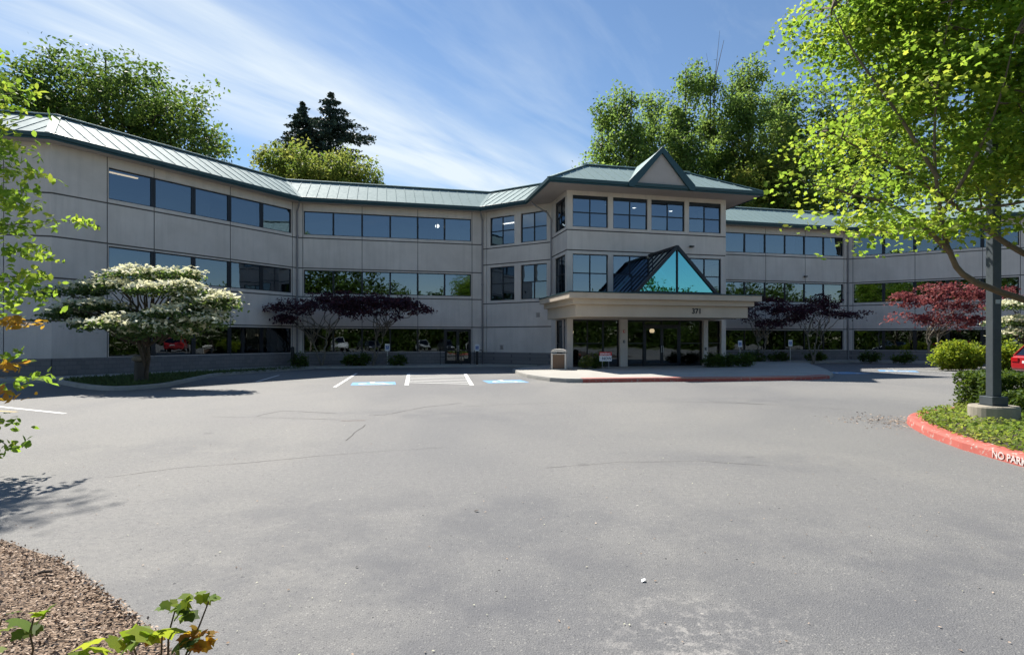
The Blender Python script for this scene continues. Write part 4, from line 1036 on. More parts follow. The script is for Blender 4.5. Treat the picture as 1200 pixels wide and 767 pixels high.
for (hx,hy,r) in ((1085,150,17),(1126,118,13),(1100,172,14),(1046,160,9),(1160,172,9)):       # openings between the boughs
    q = pt(hx,hy,10); d = np.array(q) - np.array([0,0,EYE]); d /= np.linalg.norm(d); rel = Pm - np.array([0,0,EYE]); al_ = rel@d; off = np.linalg.norm(rel - al_[:,None]*d,axis=1)
    keep &= ~((off < r/F_*al_*.75) & (rng.uniform(0,1,len(Pm)) < .8))
Pm, tm = Pm[keep], tm[keep]
branchy('maple_tree', mb_, lims, Pm, tm, .085, 'large bright green maple leaning in from the right island', 'leaf_maple', 'limbbark', 'maple', 103, .75, 170, np.vstack([c1,c2]))

# young tree at the left edge
lb = (-9.7, 8.6, 0.0); sprays = []
def spray(px, py, Y, rx, rz_, n): p = pt(px, py, Y); sprays.append((((p.x,p.y,p.z),(rx,.5,rz_)), n))
for a in ((2,80,8.6,.35,.18,6),(18,108,8.4,.38,.16,8),(-10,130,8.5,.4,.3,8),(5,165,8.4,.35,.2,10),(14,195,8.3,.36,.16,9),(6,225,8.2,.36,.18,9),(22,238,8.2,.30,.1,5),(8,262,8.3,.4,.12,9),(16,292,8.1,.36,.14,9),(5,318,8.0,.35,.18,9),(24,330,8.0,.28,.1,6),(8,350,7.9,.34,.14,8),(-20,240,8.5,.5,.9,34),(-30,330,8.3,.5,.6,24),(-40,150,8.7,.6,.7,24),(2,410,7.6,.22,.06,3),(8,443,7.4,.22,.06,4),(3,494,7.0,.14,.05,2),(4,520,6.9,.16,.06,3),(-30,60,8.8,.5,.5,12)): spray(*a)
PL, TL = [], []
for k, (b_, n) in enumerate(sprays):
    p, t, c = clusters([b_], max(2,int(n*.75)), 15, .28, .30, .6, 200+k, droop=.3); PL.append(p); TL.append(t)
tip0, tip1 = pt(28,262,8.2), pt(112,262,9.6)
g = np.random.default_rng(9); u = np.sort(g.uniform(0,1,58)); tipP = np.array(tip0)[None]*(1-u[:,None]) + np.array(tip1)[None]*u[:,None] + g.normal(size=(58,3))*np.array([.05,.06,.045]); tipP[:,2] += .05*np.sin(u*3.1)
PL.append(tipP); TL.append(np.full(58,.5)); nl0 = sum(len(p) for p in PL)
PO, TO = [], []
for k,(b_,n) in enumerate([(((lambda p:(p.x,p.y,p.z))(pt(20,378,7.8)),(.34,.4,.06)),4), (((lambda p:(p.x,p.y,p.z))(pt(4,428,7.5)),(.1,.2,.05)),2), (((lambda p:(p.x,p.y,p.z))(pt(5,462,7.2)),(.12,.2,.06)),3)]):
    p, t, c = clusters([b_], n, 12, .22, .35, .6, 240+k); PO.append(p); TO.append(t)
no = sum(len(p) for p in PO); PA = np.vstack(PL+PO); TA = np.concatenate(TL+TO); pk = np.concatenate([np.zeros(nl0,int), np.ones(no,int)])
lim2 = [([V(-9.7,8.6,-.2), V(-9.6,8.6,1.5), V(-9.4,8.6,3.5), V(-9.3,8.7,5.5), V(-9.2,8.8,7.0)], .09, .012)]
for (px,py,Y) in ((18,108,8.4),(14,195,8.3),(28,262,8.2),(24,330,8.0),(30,378,7.8),(8,443,7.4),(4,494,7.0),(6,520,6.9)):
    e = pt(px,py,Y); s_ = V(-9.45,8.6,max(.9,min(e.z*.9,6.2))); lim2.append(([s_, s_.lerp(e,.5)+V(0,0,.12), e], .022, .005))
lim2.append(([tip0, tip0.lerp(tip1,.5)+V(0,0,.05), tip1], .008, .003))
branchy('young_tree', lb, lim2, PA, TA, .12, 'young tree with arching green and orange leaves at the left edge', None, 'greybark', 'oval', 104, .55, 0, None, ['leaf_maple','leaf_orange'], pk)

tb = (-13.6,11.0,0.0)
PT_, TT_, CT_ = clusters([((-12.1,13.9,11.9),(1.35,.85,.7)), ((-13.6,13.4,12.6),(1.7,1.3,1.2)), ((-11.2,14.3,12.2),(.7,.5,.35))], 120, 26, .5, .4, .45, 109)
branchy('tall_tree', tb, [([V(-13.6,11,-.3), V(-13.7,11,4), V(-13.6,11.2,8), V(-13.4,11.8,10.4), V(-13.2,12.8,12.2)], .17, .03), ([V(-13.6,11.2,8), V(-13.0,12.4,10.6), V(-11.9,13.8,11.9)], .07, .012)],
        PT_, TT_, .13, 'tall tree just beyond the left edge, casting the dappled shadow on the asphalt', 'leaf_maple', 'greybark', 'oval', 110, .6, 40, CT_)

# white flowering dogwoods
def dogwood(base, tiers, label, seed, trunk_z, stems=3, n=70):
    root = thing('dogwood_tree', base, label, 'tree', 0, 'white flowering dogwoods'); B = Vector(base); g = random.Random(seed); PP, TT, BB = [], [], []; mb = MB()
    for k, (c, rx, ry) in enumerate(tiers):
        c = Vector(c)-B
        m = int(n*rx*ry)
        for j in range(m):
            a = g.uniform(0,2*math.pi); r = g.random()**.5; q = Vector((c.x+rx*r*math.cos(a), c.y+ry*r*math.sin(a), c.z - .32*r*r*max(rx,ry)*.6 + g.gauss(0,.05))); lump = math.sin(q.x*3.3+k*1.7)*math.cos(q.y*2.9+k*2.3); q.z += .06*lump
            for _ in range(9): PP.append((q.x+g.gauss(0,.16), q.y+g.gauss(0,.16), q.z+g.gauss(0,.05)-.04))
            for _ in range(8 if lump > -.2 else 1): BB.append((q.x+g.gauss(0,.15), q.y+g.gauss(0,.15), q.z+.07+abs(g.gauss(0,.06))))
        for j in range(5):
            a = g.uniform(0,2*math.pi); e = c + Vector((rx*.8*math.cos(a), ry*.8*math.sin(a), -.2)); s_ = Vector((c.x*.25,c.y*.25,trunk_z*.6+c.z*.25)); limb(mb, s_, e, .045, .012, 6, .12, .1, g, 6)
    for k in range(stems):
        a = 2*math.pi*k/stems; limb(mb, (.06*math.cos(a),.06*math.sin(a),-.1), (.5*math.cos(a)*.6,.5*math.sin(a)*.6,max(c[0][2] for c in tiers)*.8), .075, .03, 7, .08, 0, g, 8)
    leaves('crown', np.array(PP), .15, 'leaf_dog', root, 'oval', .7, seed=seed); leaves('blossoms', np.array(BB), .185, 'bract', root, 'diamond', .9, seed=seed+1)
    mb.build('trunk', 'bark', root, smooth=True)
def T(px, py, Y, rx, ry): p = pt(px,py,Y); return ((p.x,p.y,p.z), rx, ry)
dogwood((-14.2,21.5,.1), [T(180,386,19.7,1.2,.7),T(165,318,21.4,1.5,1.1),T(205,318,21.2,1.0,.8),T(130,333,21.1,1.2,1.0),T(200,334,20.6,1.5,1.2),T(85,338,21.4,1.2,.9),T(238,346,20.6,1.3,.9),T(108,356,20.6,1.2,1.0),T(215,362,20.1,1.5,1.0),T(80,366,20.7,.9,.8),T(250,354,20.4,1.0,.7),T(150,375,19.4,1.3,.8),T(195,378,19.8,1.3,.9),T(236,374,20.0,.9,.7),T(120,376,20.3,1.1,.9)],
        'white blossomed dogwood with layered boughs on the left peninsula', 301, 1.5)
dogwood((27.6,29.5,.1), [T(1192,355,29,1.2,1.0),T(1212,372,29,1.8,1.2),T(1180,376,29,.8,.8),T(1200,388,28.6,1.4,1.0)], 'white blossomed dogwood at the right edge behind the light pole', 302, 1.2)

# japanese maples
def jmaple(base, tiers, stems, label, leaf, seed, grp='maples against the building', n=40, ls=.17, per=24):
    root = thing('ornamental_maple', base, label, 'tree', 0, grp); B = Vector(base); g = random.Random(seed); bl = [((c[0]-B.x,c[1]-B.y,c[2]-B.z),(rx,ry,rz_)) for c,rx,ry,rz_ in tiers]
    P, t, cc = clusters(bl, int(n*len(bl)), per, .45, .28, .55, seed, droop=.35)
    leaves('crown', P, ls, leaf, root, 'diamond', .6, t, seed=seed); mb = MB(); tips = []
    for (dx, dy, h, r) in stems: tips.append(limb(mb, (0,0,-.1), (dx,dy,h), r, r*.5, 8, .1, 0, g, 8))
    for k in g.sample(range(len(cc)), min(18,len(cc))):
        s_ = g.choice(tips)[-1-g.randrange(3)]; limb(mb, s_, cc[k], .035, .008, 6, .15, .05, g, 5)
    mb.build('trunk', 'greybark', root, smooth=True)
def J(px, py, Y, rx, ry, rz_): p = pt(px,py,Y); return ((p.x,p.y,p.z), rx, ry, rz_)
x, y = gp(377,430.5); jmaple((x,y,.12), [J(345,358,33.5,1.7,1.2,.5),J(380,352,33.2,1.9,1.3,.5),J(410,358,33.0,1.6,1.2,.5),J(335,372,33.4,.9,.8,.25),J(395,343,33.5,.9,.8,.2)], ((-.7,.1,1.9,.06),(.45,0,2.2,.075)), 'dark purple maple with a forked pale trunk beside the left downspout', 'leaf_purple', 311)
x, y = gp(437,430.5); jmaple((x,y,.12), [J(440,352,33.3,1.7,1.3,.5),J(470,356,33.2,1.5,1.2,.45),J(425,365,33.0,1.4,1.0,.4),J(490,362,33.4,.9,.8,.3),J(462,372,33.0,.6,.6,.3)], ((.25,0,2.0,.075),(.8,.2,2.4,.05)), 'dark purple maple with one slanting trunk beside the left accessible sign', 'leaf_purple', 312)
jmaple((18.2,40.6,.12), [J(890,352,40.3,2.0,1.4,.7),J(915,362,40,1.9,1.4,.6),J(875,368,40,1.2,1.0,.5),J(905,378,40,1.4,1,.4)], ((-.3,0,2.0,.07),(.5,.1,2.2,.06)), 'dark purple maple nearest the entrance canopy on the right', 'leaf_purple', 313)
jmaple((22.4,41.2,.12), [J(950,362,40.8,2.2,1.5,.6),J(990,368,40.6,1.7,1.2,.4),J(930,374,40.8,1.5,1.2,.4),J(965,352,41,1.6,1.2,.5)], ((-.5,0,2.1,.07),(.3,.1,2.0,.08),(.8,0,2.4,.05)), 'dark purple maple with pale forked stems right of the entrance', 'leaf_purple', 314)
jmaple((27.6,36.4,.12), [J(1105,337,36,2.0,1.5,.45),J(1075,352,36,2.0,1.5,.5),J(1120,358,35.5,2.4,1.6,.6),J(1150,345,36,2.0,1.4,.5),J(1080,372,35.6,2.2,1.4,.5),J(1130,375,35.4,1.8,1.3,.45),J(1055,345,36.2,.9,.8,.3),J(1175,340,36,1.0,.9,.3)], ((-.4,0,1.8,.09),(.5,.1,2.1,.08),(0,.3,2.4,.07)), 'sunlit red maple in front of the right wing', 'leaf_red', 315, n=34, ls=.17)

# shrubs and hedges
def shrub(name, c, r, label, leaf, n, ls, seed, cat='shrub', grp=None, tpl='oval', flat=.7, z0=.05, up=.6, extra=None):
    root = thing(name, c, label, cat, 0, grp)
    P, t, cc = clusters([((0,0,r[2]*.95),r),((r[0]*.35,0,r[2]*.8),(r[0]*.65,r[1]*.8,r[2]*.75)),((-r[0]*.4,0,r[2]*.7),(r[0]*.6,r[1]*.8,r[2]*.65))], n, 16, ls*1.6, flat, .35, seed); P[:,2] = np.maximum(P[:,2], z0*.5)
    leaves('foliage', P, ls, leaf, root, tpl, up, t, seed=seed)
    if extra:
        q = cc[:extra[1]]; q = q[q[:,2] > r[2]*.9]; q = np.repeat(q, 14, 0) + rng.normal(size=(len(q)*14,3))*.04; leaves('blossoms', q, .05, extra[0], root, 'diamond', .8, seed=seed+2)
    m = MB(); g = random.Random(seed)
    for k in range(5): limb(m, (g.uniform(-.1,.1),g.uniform(-.1,.1),-.08), cc[g.randrange(len(cc))], .02, .006, 4, .1, 0, g, 5)
    m.build('stem', 'stem', root); return root
x, y = gp(1128,428); shrub('rhododendron_shrub', (25.5,31.6,.05), (1.6,.9,.85), 'lime green leafy shrub under the red maple', 'leaf_lime', 330, .17, 401, grp='lime green shrubs by the right wing')
shrub('rhododendron_shrub', (28.2,31.0,.05), (1.6,.9,.85), 'lime green leafy shrub behind the light pole, beside the red car', 'leaf_lime', 330, .17, 402, grp='lime green shrubs by the right wing')
shrub('flowering_shrub', (4.05,30.5,.155), (.42,.36,.42), 'small pale yellow flowering shrub by the entrance column', 'leaf_mid', 70, .08, 403, extra=('flower',60))
shrub('evergreen_shrub', (4.75,30.8,.155), (.55,.40,.50), 'small dark shrub between the yellow flowers and the red and white sign', 'leaf_box', 110, .09, 404)
for k, (x, y, lb_) in enumerate(((11.7,32.2,'dark low shrub right of the entrance doors, against the last column'),(12.7,32.5,'dark low shrub, middle one of the row right of the doors'),(13.7,32.8,'dark low shrub at the outer end of the row right of the doors'))):
    shrub('evergreen_shrub', (x,y,.155), (.68,.5,.46), lb_, 'leaf_box', 150, .09, 405+k, grp='dark shrubs right of the doors')
for k, (px, Y, lb_) in enumerate(((410,34.4,'sparse green shrub under the purple maples, left of the slanting trunk'),(424,34.6,'sparse green shrub at the foot of the slanting maple trunk'),(466,35.0,'sparse green shrub right of the left accessible sign'),(352,33.6,'sparse green shrub beside the left downspout'))):
    x = (px-600)/F_*Y; shrub('low_shrub', (x,Y,.12), (.55,.3,.42), lb_, 'leaf_deep', 60, .13, 420+k, grp='sparse shrubs along the middle wing')
for k, (px, Y, lb_) in enumerate(((885,40.6,'low dark shrub beneath the purple maple nearest the canopy'),(912,41.2,'low dark shrub left of the far accessible sign'),(955,42.0,'low dark shrub beneath the pale stemmed maple'),(1020,41.0,'low dark shrub at the foot of the right wing corner'),(1060,39.0,'low dark shrub left of the red maple trunk'))):
    x = (px-600)/F_*Y; shrub('low_shrub', (x,Y,.12), (.9,.4,.42), lb_, 'leaf_box', 90, .12, 430+k, grp='dark shrubs along the right wings')
def hedge(x0, x1, y0, y1, z0, z1, label, seed, n):
    cx, cy = (x0+x1)/2, (y0+y1)/2; root = thing('boxwood_hedge', (cx,cy,z0), label, 'hedge', 0, 'clipped hedges on the right island'); g = np.random.default_rng(seed)
    a, b, h = (x1-x0)/2, (y1-y0)/2, z1-z0; Q = g.uniform(-1,1,(n,3)); f = g.integers(0,5,n)
    e = 1-np.abs(g.normal(0,.16,n)); Q[f==0,2] = e[f==0]; Q[f==1,1] = -e[f==1]; Q[f==2,1] = e[f==2]; Q[f==3,0] = -e[f==3]; Q[f==4,0] = e[f==4]
    w = .06*np.sin(Q[:,0]*a*3+1)+.05*np.sin(Q[:,1]*7+Q[:,2]*4)
    Pp = np.column_stack([Q[:,0]*a + w, Q[:,1]*b + w*.6, (Q[:,2]*.5+.5)*h + w*.6]); Pp += g.normal(size=(n,3))*.025
    leaves('foliage', Pp, .072, 'leaf_box', root, 'oval', .5, np.full(n,.5), seed=seed)
    inner = MB(); gg = random.Random(seed)
    for k in range(int(a*18)): 
        x = gg.uniform(-a,a)*.9; inner.tube([(x,0,-.05),(x+gg.uniform(-.1,.1),gg.uniform(-.3,.3)*b,h*.5),(x+gg.uniform(-.2,.2),gg.uniform(-.7,.7)*b,h*.92)],[.012,.009,.004],5,False)
    inner.build('stem','stem',root)
hedge(10.5, 15.5, 12.1, 13.2, .08, .97, 'clipped boxwood hedge behind the light pole', 501, 26000)
hedge(10.35, 14.5, 10.7, 11.75, .08, .62, 'lower clipped hedge beside the concrete pole base', 502, 14000)
# ground cover and grass
g = random.Random(8); ic = [(7.2,3.2),(7.17,7.0),(7.2,8.0),(7.36,8.85),(7.66,9.95),(8.08,10.95),(8.45,11.62),(9.0,12.15),(10.4,12.9),(14,13.4),(14,3.2)]
XY = scatter(ic, 24000, g); d = np.array([min(abs(p[0]-7.25), 2) for p in XY]); zz = .10 + rng.uniform(.02,.20,len(XY))*np.clip(.45+d,.4,1)
o = leaves('ground_cover', np.column_stack([XY,zz]), .075, 'leaf_cover', None, 'oval', .9, .5+.35*np.sin(XY[:,0]*2.3)*np.sin(XY[:,1]*1.9), seed=12); o['kind'] = 'stuff'
gpen = [(p[0]*.93 + sum(q[0] for q in pr)/len(pr)*.07, p[1]*.93 + sum(q[1] for q in pr)/len(pr)*.07) for p in pr]
XY = scatter(gpen, 14000, g); o = leaves('peninsula_grass', np.column_stack([XY, .12+rng.uniform(0,.05,len(XY))]), .13, 'lawn', None, 'strip', .1, seed=13); o['kind'] = 'stuff'

# weeds in the mulch bed, close to the camera
def seedling(base, h, tops, label, seed, leafs):
    root = thing('maple_seedling', base, label, 'plant', 0, 'seedlings in the mulch bed'); m = MB(); B = Vector(base); g = random.Random(seed)
    for tp in tops: limb(m, (0,0,-.03), Vector(tp)-B, .008, .003, 6, .1, .04, g, 6)
    m.build('stem','stem',root)
    for mat, pts, s_ in leafs: leaves('foliage', np.array(pts)-np.array(base), s_, mat, root, 'maple', .8, seed=seed+len(pts))
gg = random.Random(4)
def around(px, py, Y, n, s_): p = pt(px,py,Y); return [(p.x+gg.gauss(0,s_), p.y+gg.gauss(0,s_), p.z+gg.gauss(0,s_*.5)) for _ in range(n)]
seedling((-1.52,2.28,.0), .7, [pt(205,715,2.3), pt(245,703,2.35), pt(190,745,2.25), pt(232,748,2.3), pt(155,752,2.2)], 'maple seedling with lime leaves and orange tips in the mulch', 601,
   [('leaf_lime', around(150,748,2.22,5,.035)+around(172,738,2.22,4,.03)+around(110,765,2.15,4,.04), .115), ('leaf_lime', around(205,708,2.3,9,.03)+around(228,702,2.33,8,.025)+around(245,700,2.36,5,.015), .052), ('leaf_deep', around(212,725,2.3,7,.03)+around(215,758,2.25,7,.04), .07), ('leaf_orange', around(228,742,2.3,16,.028)+around(235,752,2.3,8,.03)+around(190,748,2.28,4,.03), .045)])
seedling((-2.28,2.62,0), .5, [pt(40,722,2.62)], 'thin stemmed seedling with three drooping leaves at the left edge', 602, [('leaf_lime', around(30,722,2.6,2,.03)+around(50,718,2.62,2,.02), .10), ('leaf_deep', around(22,742,2.58,3,.03), .075)])
seedling((-2.62,2.68,0), .6, [pt(2,725,2.6)], 'pale green seedling in the bottom left corner', 603, [('leaf_maple', around(6,728,2.6,3,.04)+around(4,756,2.55,2,.03), .08)])

# ------------------------------------------------------------------ street furniture and small things
def acc_sign(x, y, z0, h, label, post='galv', pw_=.045, rounded=False, w=.31, hh=.46):
    t = thing('accessible_parking_sign', (x,y,z0), label, 'sign', PHI*.5, 'accessible parking signs')
    m = MB(); m.box(-pw_/2,pw_/2,-pw_/2,pw_/2,-.05,h-.02); m.build('post', post, t)
    m = MB(); r = .09 if rounded else .03; pts = []
    for cx,cz,a0 in ((w/2-r,hh/2-r,0),(-w/2+r,hh/2-r,90),(-w/2+r,-hh/2+r,180),(w/2-r,-hh/2+r,270)):
        for k in range(5): a = R(a0+k*22.5); pts.append((cx+r*math.cos(a),cz+r*math.sin(a)))
    yb, yf = -pw_/2-.002, -pw_/2-.012; zc_ = h-hh/2+.02
    m.face([(p[0],yf,zc_+p[1]) for p in pts[::-1]][::-1]); m.face([(p[0],yb,zc_+p[1]) for p in pts[::-1]])
    for i in range(len(pts)): p,q_ = pts[i],pts[(i+1)%len(pts)]; m.face([(p[0],yf,zc_+p[1]),(p[0],yb,zc_+p[1]),(q_[0],yb,zc_+q_[1]),(q_[0],yf,zc_+q_[1])])
    pn = m.build('sign_panel','white',t); s_ = w*.30
    m = MB(); m.face([(a,yf-.002,zc_-.02+b) for a,b in ((-.1,-.1),(.1,-.1),(.1,.12),(-.1,.12))]); m.build('symbol_field','blue',pn)
    m = MB()
    for poly in isa_shapes(): m.face([(p[0]*.145-.005,yf-.004,zc_-.01+p[1]*.145) for p in poly])
    m.build('wheelchair_symbol','white',pn)
x = (454-600)/F_*35.3; acc_sign(x,35.3,.13,1.35,'white accessible parking sign on a thin post before the middle wing windows')
x = (559-600)/F_*36.4; acc_sign(x,36.4,.13,1.32,'rounded white accessible parking sign on a thick dark post by the downspout','black',.16,True)
x = (867-600)/F_*39.6; acc_sign(x,39.6,.13,1.55,'white accessible parking sign nearest the entrance canopy on the right')
x = (926-600)/F_*40.4; acc_sign(x,40.4,.13,1.6,'white accessible parking sign between the two right purple maples')
# litter bin
t = thing('litter_bin', (2.52,29.9,.165), 'brown panelled litter bin with pale domed lid on the entrance pavement', 'bin', R(-6))
m = MB(); m.box(-.36,.36,-.30,.30,.03,.80); m.build('body','bin',t,bevel=.02)
m = MB()
for sx in (-1,1):
    for sy in (-1,1): m.box(sx*.36-.045,sx*.36+.045,sy*.30-.045,sy*.30+.045,0,.86)
m.box(-.40,.40,-.34,.34,0,.03); m.box(-.39,.39,-.33,.33,.80,.84); m.build('frame','binlid',t,bevel=.008)
m = MB(); n = 10
for k in range(n):
    a0, a1 = math.pi*k/n, math.pi*(k+1)/n; f = lambda a,y: (-.42*math.cos(a), y, .97+.13*math.sin(a))
    for ya,yb in ((-.36,.36),): m.face([f(a0,ya),f(a1,ya),f(a1,yb),f(a0,yb)])
    m.face([f(a0,-.36),(f(a0,0)[0],-.36,.96),(f(a1,0)[0],-.36,.96),f(a1,-.36)]); m.face([f(a1,.36),(f(a1,0)[0],.36,.96),(f(a0,0)[0],.36,.96),f(a0,.36)])
m.box(-.42,.42,-.36,.36,.93,.965); m.build('lid','binlid',t,smooth=False)
# leasing sign
x = 4.95; t = thing('yard_sign', (5.12,30.35,.165), 'small red and white leasing sign on two thin legs before the entrance glass', 'sign', R(4))
m = MB(); m.box(-.34,.34,-.008,.008,.42,.92); pn = m.build('panel','white',t)
m = MB(); m.box(-.342,.342,-.011,-.0085,.72,.922); m.build('red_band','signred',pn)
text_obj('lettering','LEASING',.15,'white',pn,Matrix.Translation((-.31,-.0125,.76)) @ Matrix.Rotation(R(90),4,'X'),.001,.004)
text_obj('lettering','NOW',.20,'signink',pn,Matrix.Translation((-.20,-.0105,.50)) @ Matrix.Rotation(R(90),4,'X'),.001,.006)
for s_ in (-1,1):
    m = MB(); m.box(s_*.18-.012,s_*.18+.012,-.006,.006,-.05,.42); m.build('leg','galv',t)
# light pole
t = thing('light_pole', (9.42,10.85,.1), 'square dark metal light pole on a round concrete base in the island', 'light pole')
m = MB(); m.lathe([(.40,-.1),(.40,.34),(.385,.37),(.0,.372)],0,0,32); m.build('concrete_base','drum',t,False)
m = MB(); m.box(-.17,.17,-.17,.17,.373,.385); 
for sx in (-1,1):
    for sy in (-1,1): m.lathe([(.018,.385),(.018,.43),(.0,.431)],sx*.135,sy*.135,8)
m.build('base_plate','polemetal',t)
m = MB(); m.box(-.155,.155,-.155,.155,.386,.55); m.build('base_cover','polemetal',t,bevel=.01)
m = MB(); m.box(-.085,.085,-.085,.085,.55,6.9); m.build('shaft','polemetal',t,bevel=.012)
m = MB(); m.box(-.045,.045,-.10,-.086,2.35,2.43); m.build('cover_plate','galv',t)
m = MB(); m.box(-.05,.05,-.55,-.085,6.70,6.78); m.box(-.2,.2,-1.15,-.55,6.62,6.84); m.build('luminaire','polemetal',t,bevel=.01)
# door railing
def rail(x, y, label, rz, Ln):
    t = thing('door_railing', (x,y,.13), label, 'railing', rz, 'black railings at the side door'); m = MB()
    m.tube([(0,0,-.03),(0,0,.86),(.06,0,.94),(Ln-.06,0,.94),(Ln,0,.86),(Ln,0,-.03)],.022,8); m.bar((0,0,.5),(Ln,0,.5),.03); m.build('rail','black',t); return t
fx = frame_of(2)[0]; 
a = L(*fx(9.0,1.0,0)[:2]); rail(a[0],a[1],'black tube railing left of the side door',PHI,1.3)
a = L(*fx(11.25,1.0,0)[:2]); rail(a[0],a[1],'black tube railing right of the side door',PHI,.55)
a = L(*fx(10.35,1.4,0)[:2]); rail(a[0],a[1],'black tube railing in front of the side door leaves',PHI,.6)
# posts, fixtures
x, y = gp(155,452.5); t = thing('bollard_light', (x-.1,y+.6,.1), 'short dark post with a rounded cap at the dogwood foot', 'bollard')
m = MB(); m.lathe([(.20,-.05),(.20,.78),(.17,.82),(0,.821)],0,0,20); m.build('post','brass',t); m = MB(); m.lathe([(.16,.822),(.23,.86),(.24,.94),(.18,1.02),(0,1.05)],-.06,0,20); m.build('cap','greybark',t,True)
x = (343-600)/F_*33.6; t = thing('bollard', (x,33.6,.13), 'thin dark post in front of the left downspout', 'bollard'); m = MB(); m.lathe([(.10,-.05),(.10,1.15),(.07,1.2),(0,1.21)],0,0,14); m.build('post','black',t); m = MB(); m.lathe([(.13,0),(.13,.03),(.1,.05)],0,0,14); m.build('collar','galv',t)
fx = frame_of(1)[0]; p = fx(L1-10.95,.0,7.05); a = L(p[0],p[1]); t = thing('security_camera', (*a,7.05), 'small dome camera on the left wing wall between the upper windows', 'camera', PHI+R(45))
m = MB(); m.box(-.07,.07,-.14,-.005,-.02,.06); m.build('bracket','pipe',t); m = MB(); m.lathe([(.02,-.13),(.09,-.10),(.10,-.02),(.0,-.018)],0,-.16,14); m.build('dome','black',t,True)
p = FP(7.95,.0,7.45); a = L(p[0],p[1]); t = thing('wall_light', (*a,7.45), 'small flood light above the skylight on the entrance bay', 'wall light', PHI)
m = MB(); m.box(-.05,.05,-.05,-.002,-.05,.05); m.build('mount','pipe',t); m = MB(); m.hex([(-.12,-.25,-.04),(.12,-.25,-.04),(.10,-.052,-.06),(-.10,-.052,-.06),(-.12,-.25,.03),(.12,-.25,.03),(.10,-.052,.06),(-.10,-.052,.06)]); m.build('head','black',t)
p = frame_of(8)[0](7.9,0,6.75); a = L(p[0],p[1]); t = thing('wall_light', (*a,6.75), 'small flood light on the wall right of the entrance bay', 'wall light', PHI)
m = MB(); m.box(-.05,.05,-.05,-.002,-.05,.05); m.build('mount','pipe',t); m = MB(); m.hex([(-.12,-.25,-.04),(.12,-.25,-.04),(.10,-.052,-.06),(-.10,-.052,-.06),(-.12,-.25,.03),(.12,-.25,.03),(.10,-.052,.06),(-.10,-.052,.06)]); m.build('head','black',t)
for (a_, z, cat, lb_, nm) in ((3.56,2.25,'alarm','red alarm strobe on the column left of the doors','alarm_strobe'),(3.56,1.65,'card reader','black card reader on the column left of the doors','card_reader'),(9.0,1.2,'button','small black door button on the column right of the doors','door_button')):
    p = FP(a_,0,z); a = L(p[0],p[1]); t = thing(nm, (*a,z), lb_, cat, PHI); m = MB(); m.box(-.06,.06,-.05,-.002,-.08,.08); m.build('housing','signred' if cat == 'alarm' else 'black',t,bevel=.008)
    m = MB(); m.box(-.035,.035,-.065,-.0505,-.03,.04); m.build('face','galv' if cat != 'alarm' else 'white',t)
for (i, a_, z, lb_) in ((3,1.55,1.25,'small grey wall vent low on the bay right of the downspout'),(3,4.35,3.35,'small grey wall vent left of the canopy')):
    p = frame_of(i)[0](a_,0,z); a = L(p[0],p[1]); t = thing('wall_vent', (*a,z), lb_, 'vent', PHI-R(45)); m = MB()
    for k in range(4): m.box(-.12,.12,-.03,-.002,-.10+k*.055,-.07+k*.055)
    m.build('louvre','pipe',t); m = MB(); m.box(-.15,.15,-.02,-.001,-.13,-.105); m.box(-.15,.15,-.02,-.001,.125,.15); m.build('frame','pipe',t)
# NO PARKING on the island kerb
a0, a1 = Vector((7.12,8.2)), Vector((6.99,7.15)); d = (a1-a0).normalized(); nrm = Vector((d.y,-d.x)); nrm = nrm if nrm.x < 0 else -nrm
M = Matrix(((d.x,0,nrm.x,a0.x+nrm.x*.024),(d.y,0,nrm.y,a0.y+nrm.y*.024),(0,1,0,.024),(0,0,0,1)))
o = text_obj('kerb_lettering','NO PARKING',.15,'stencil',None,M,.001,.003); tag(o,'white NO PARKING lettering stencilled on the red island kerb','lettering')

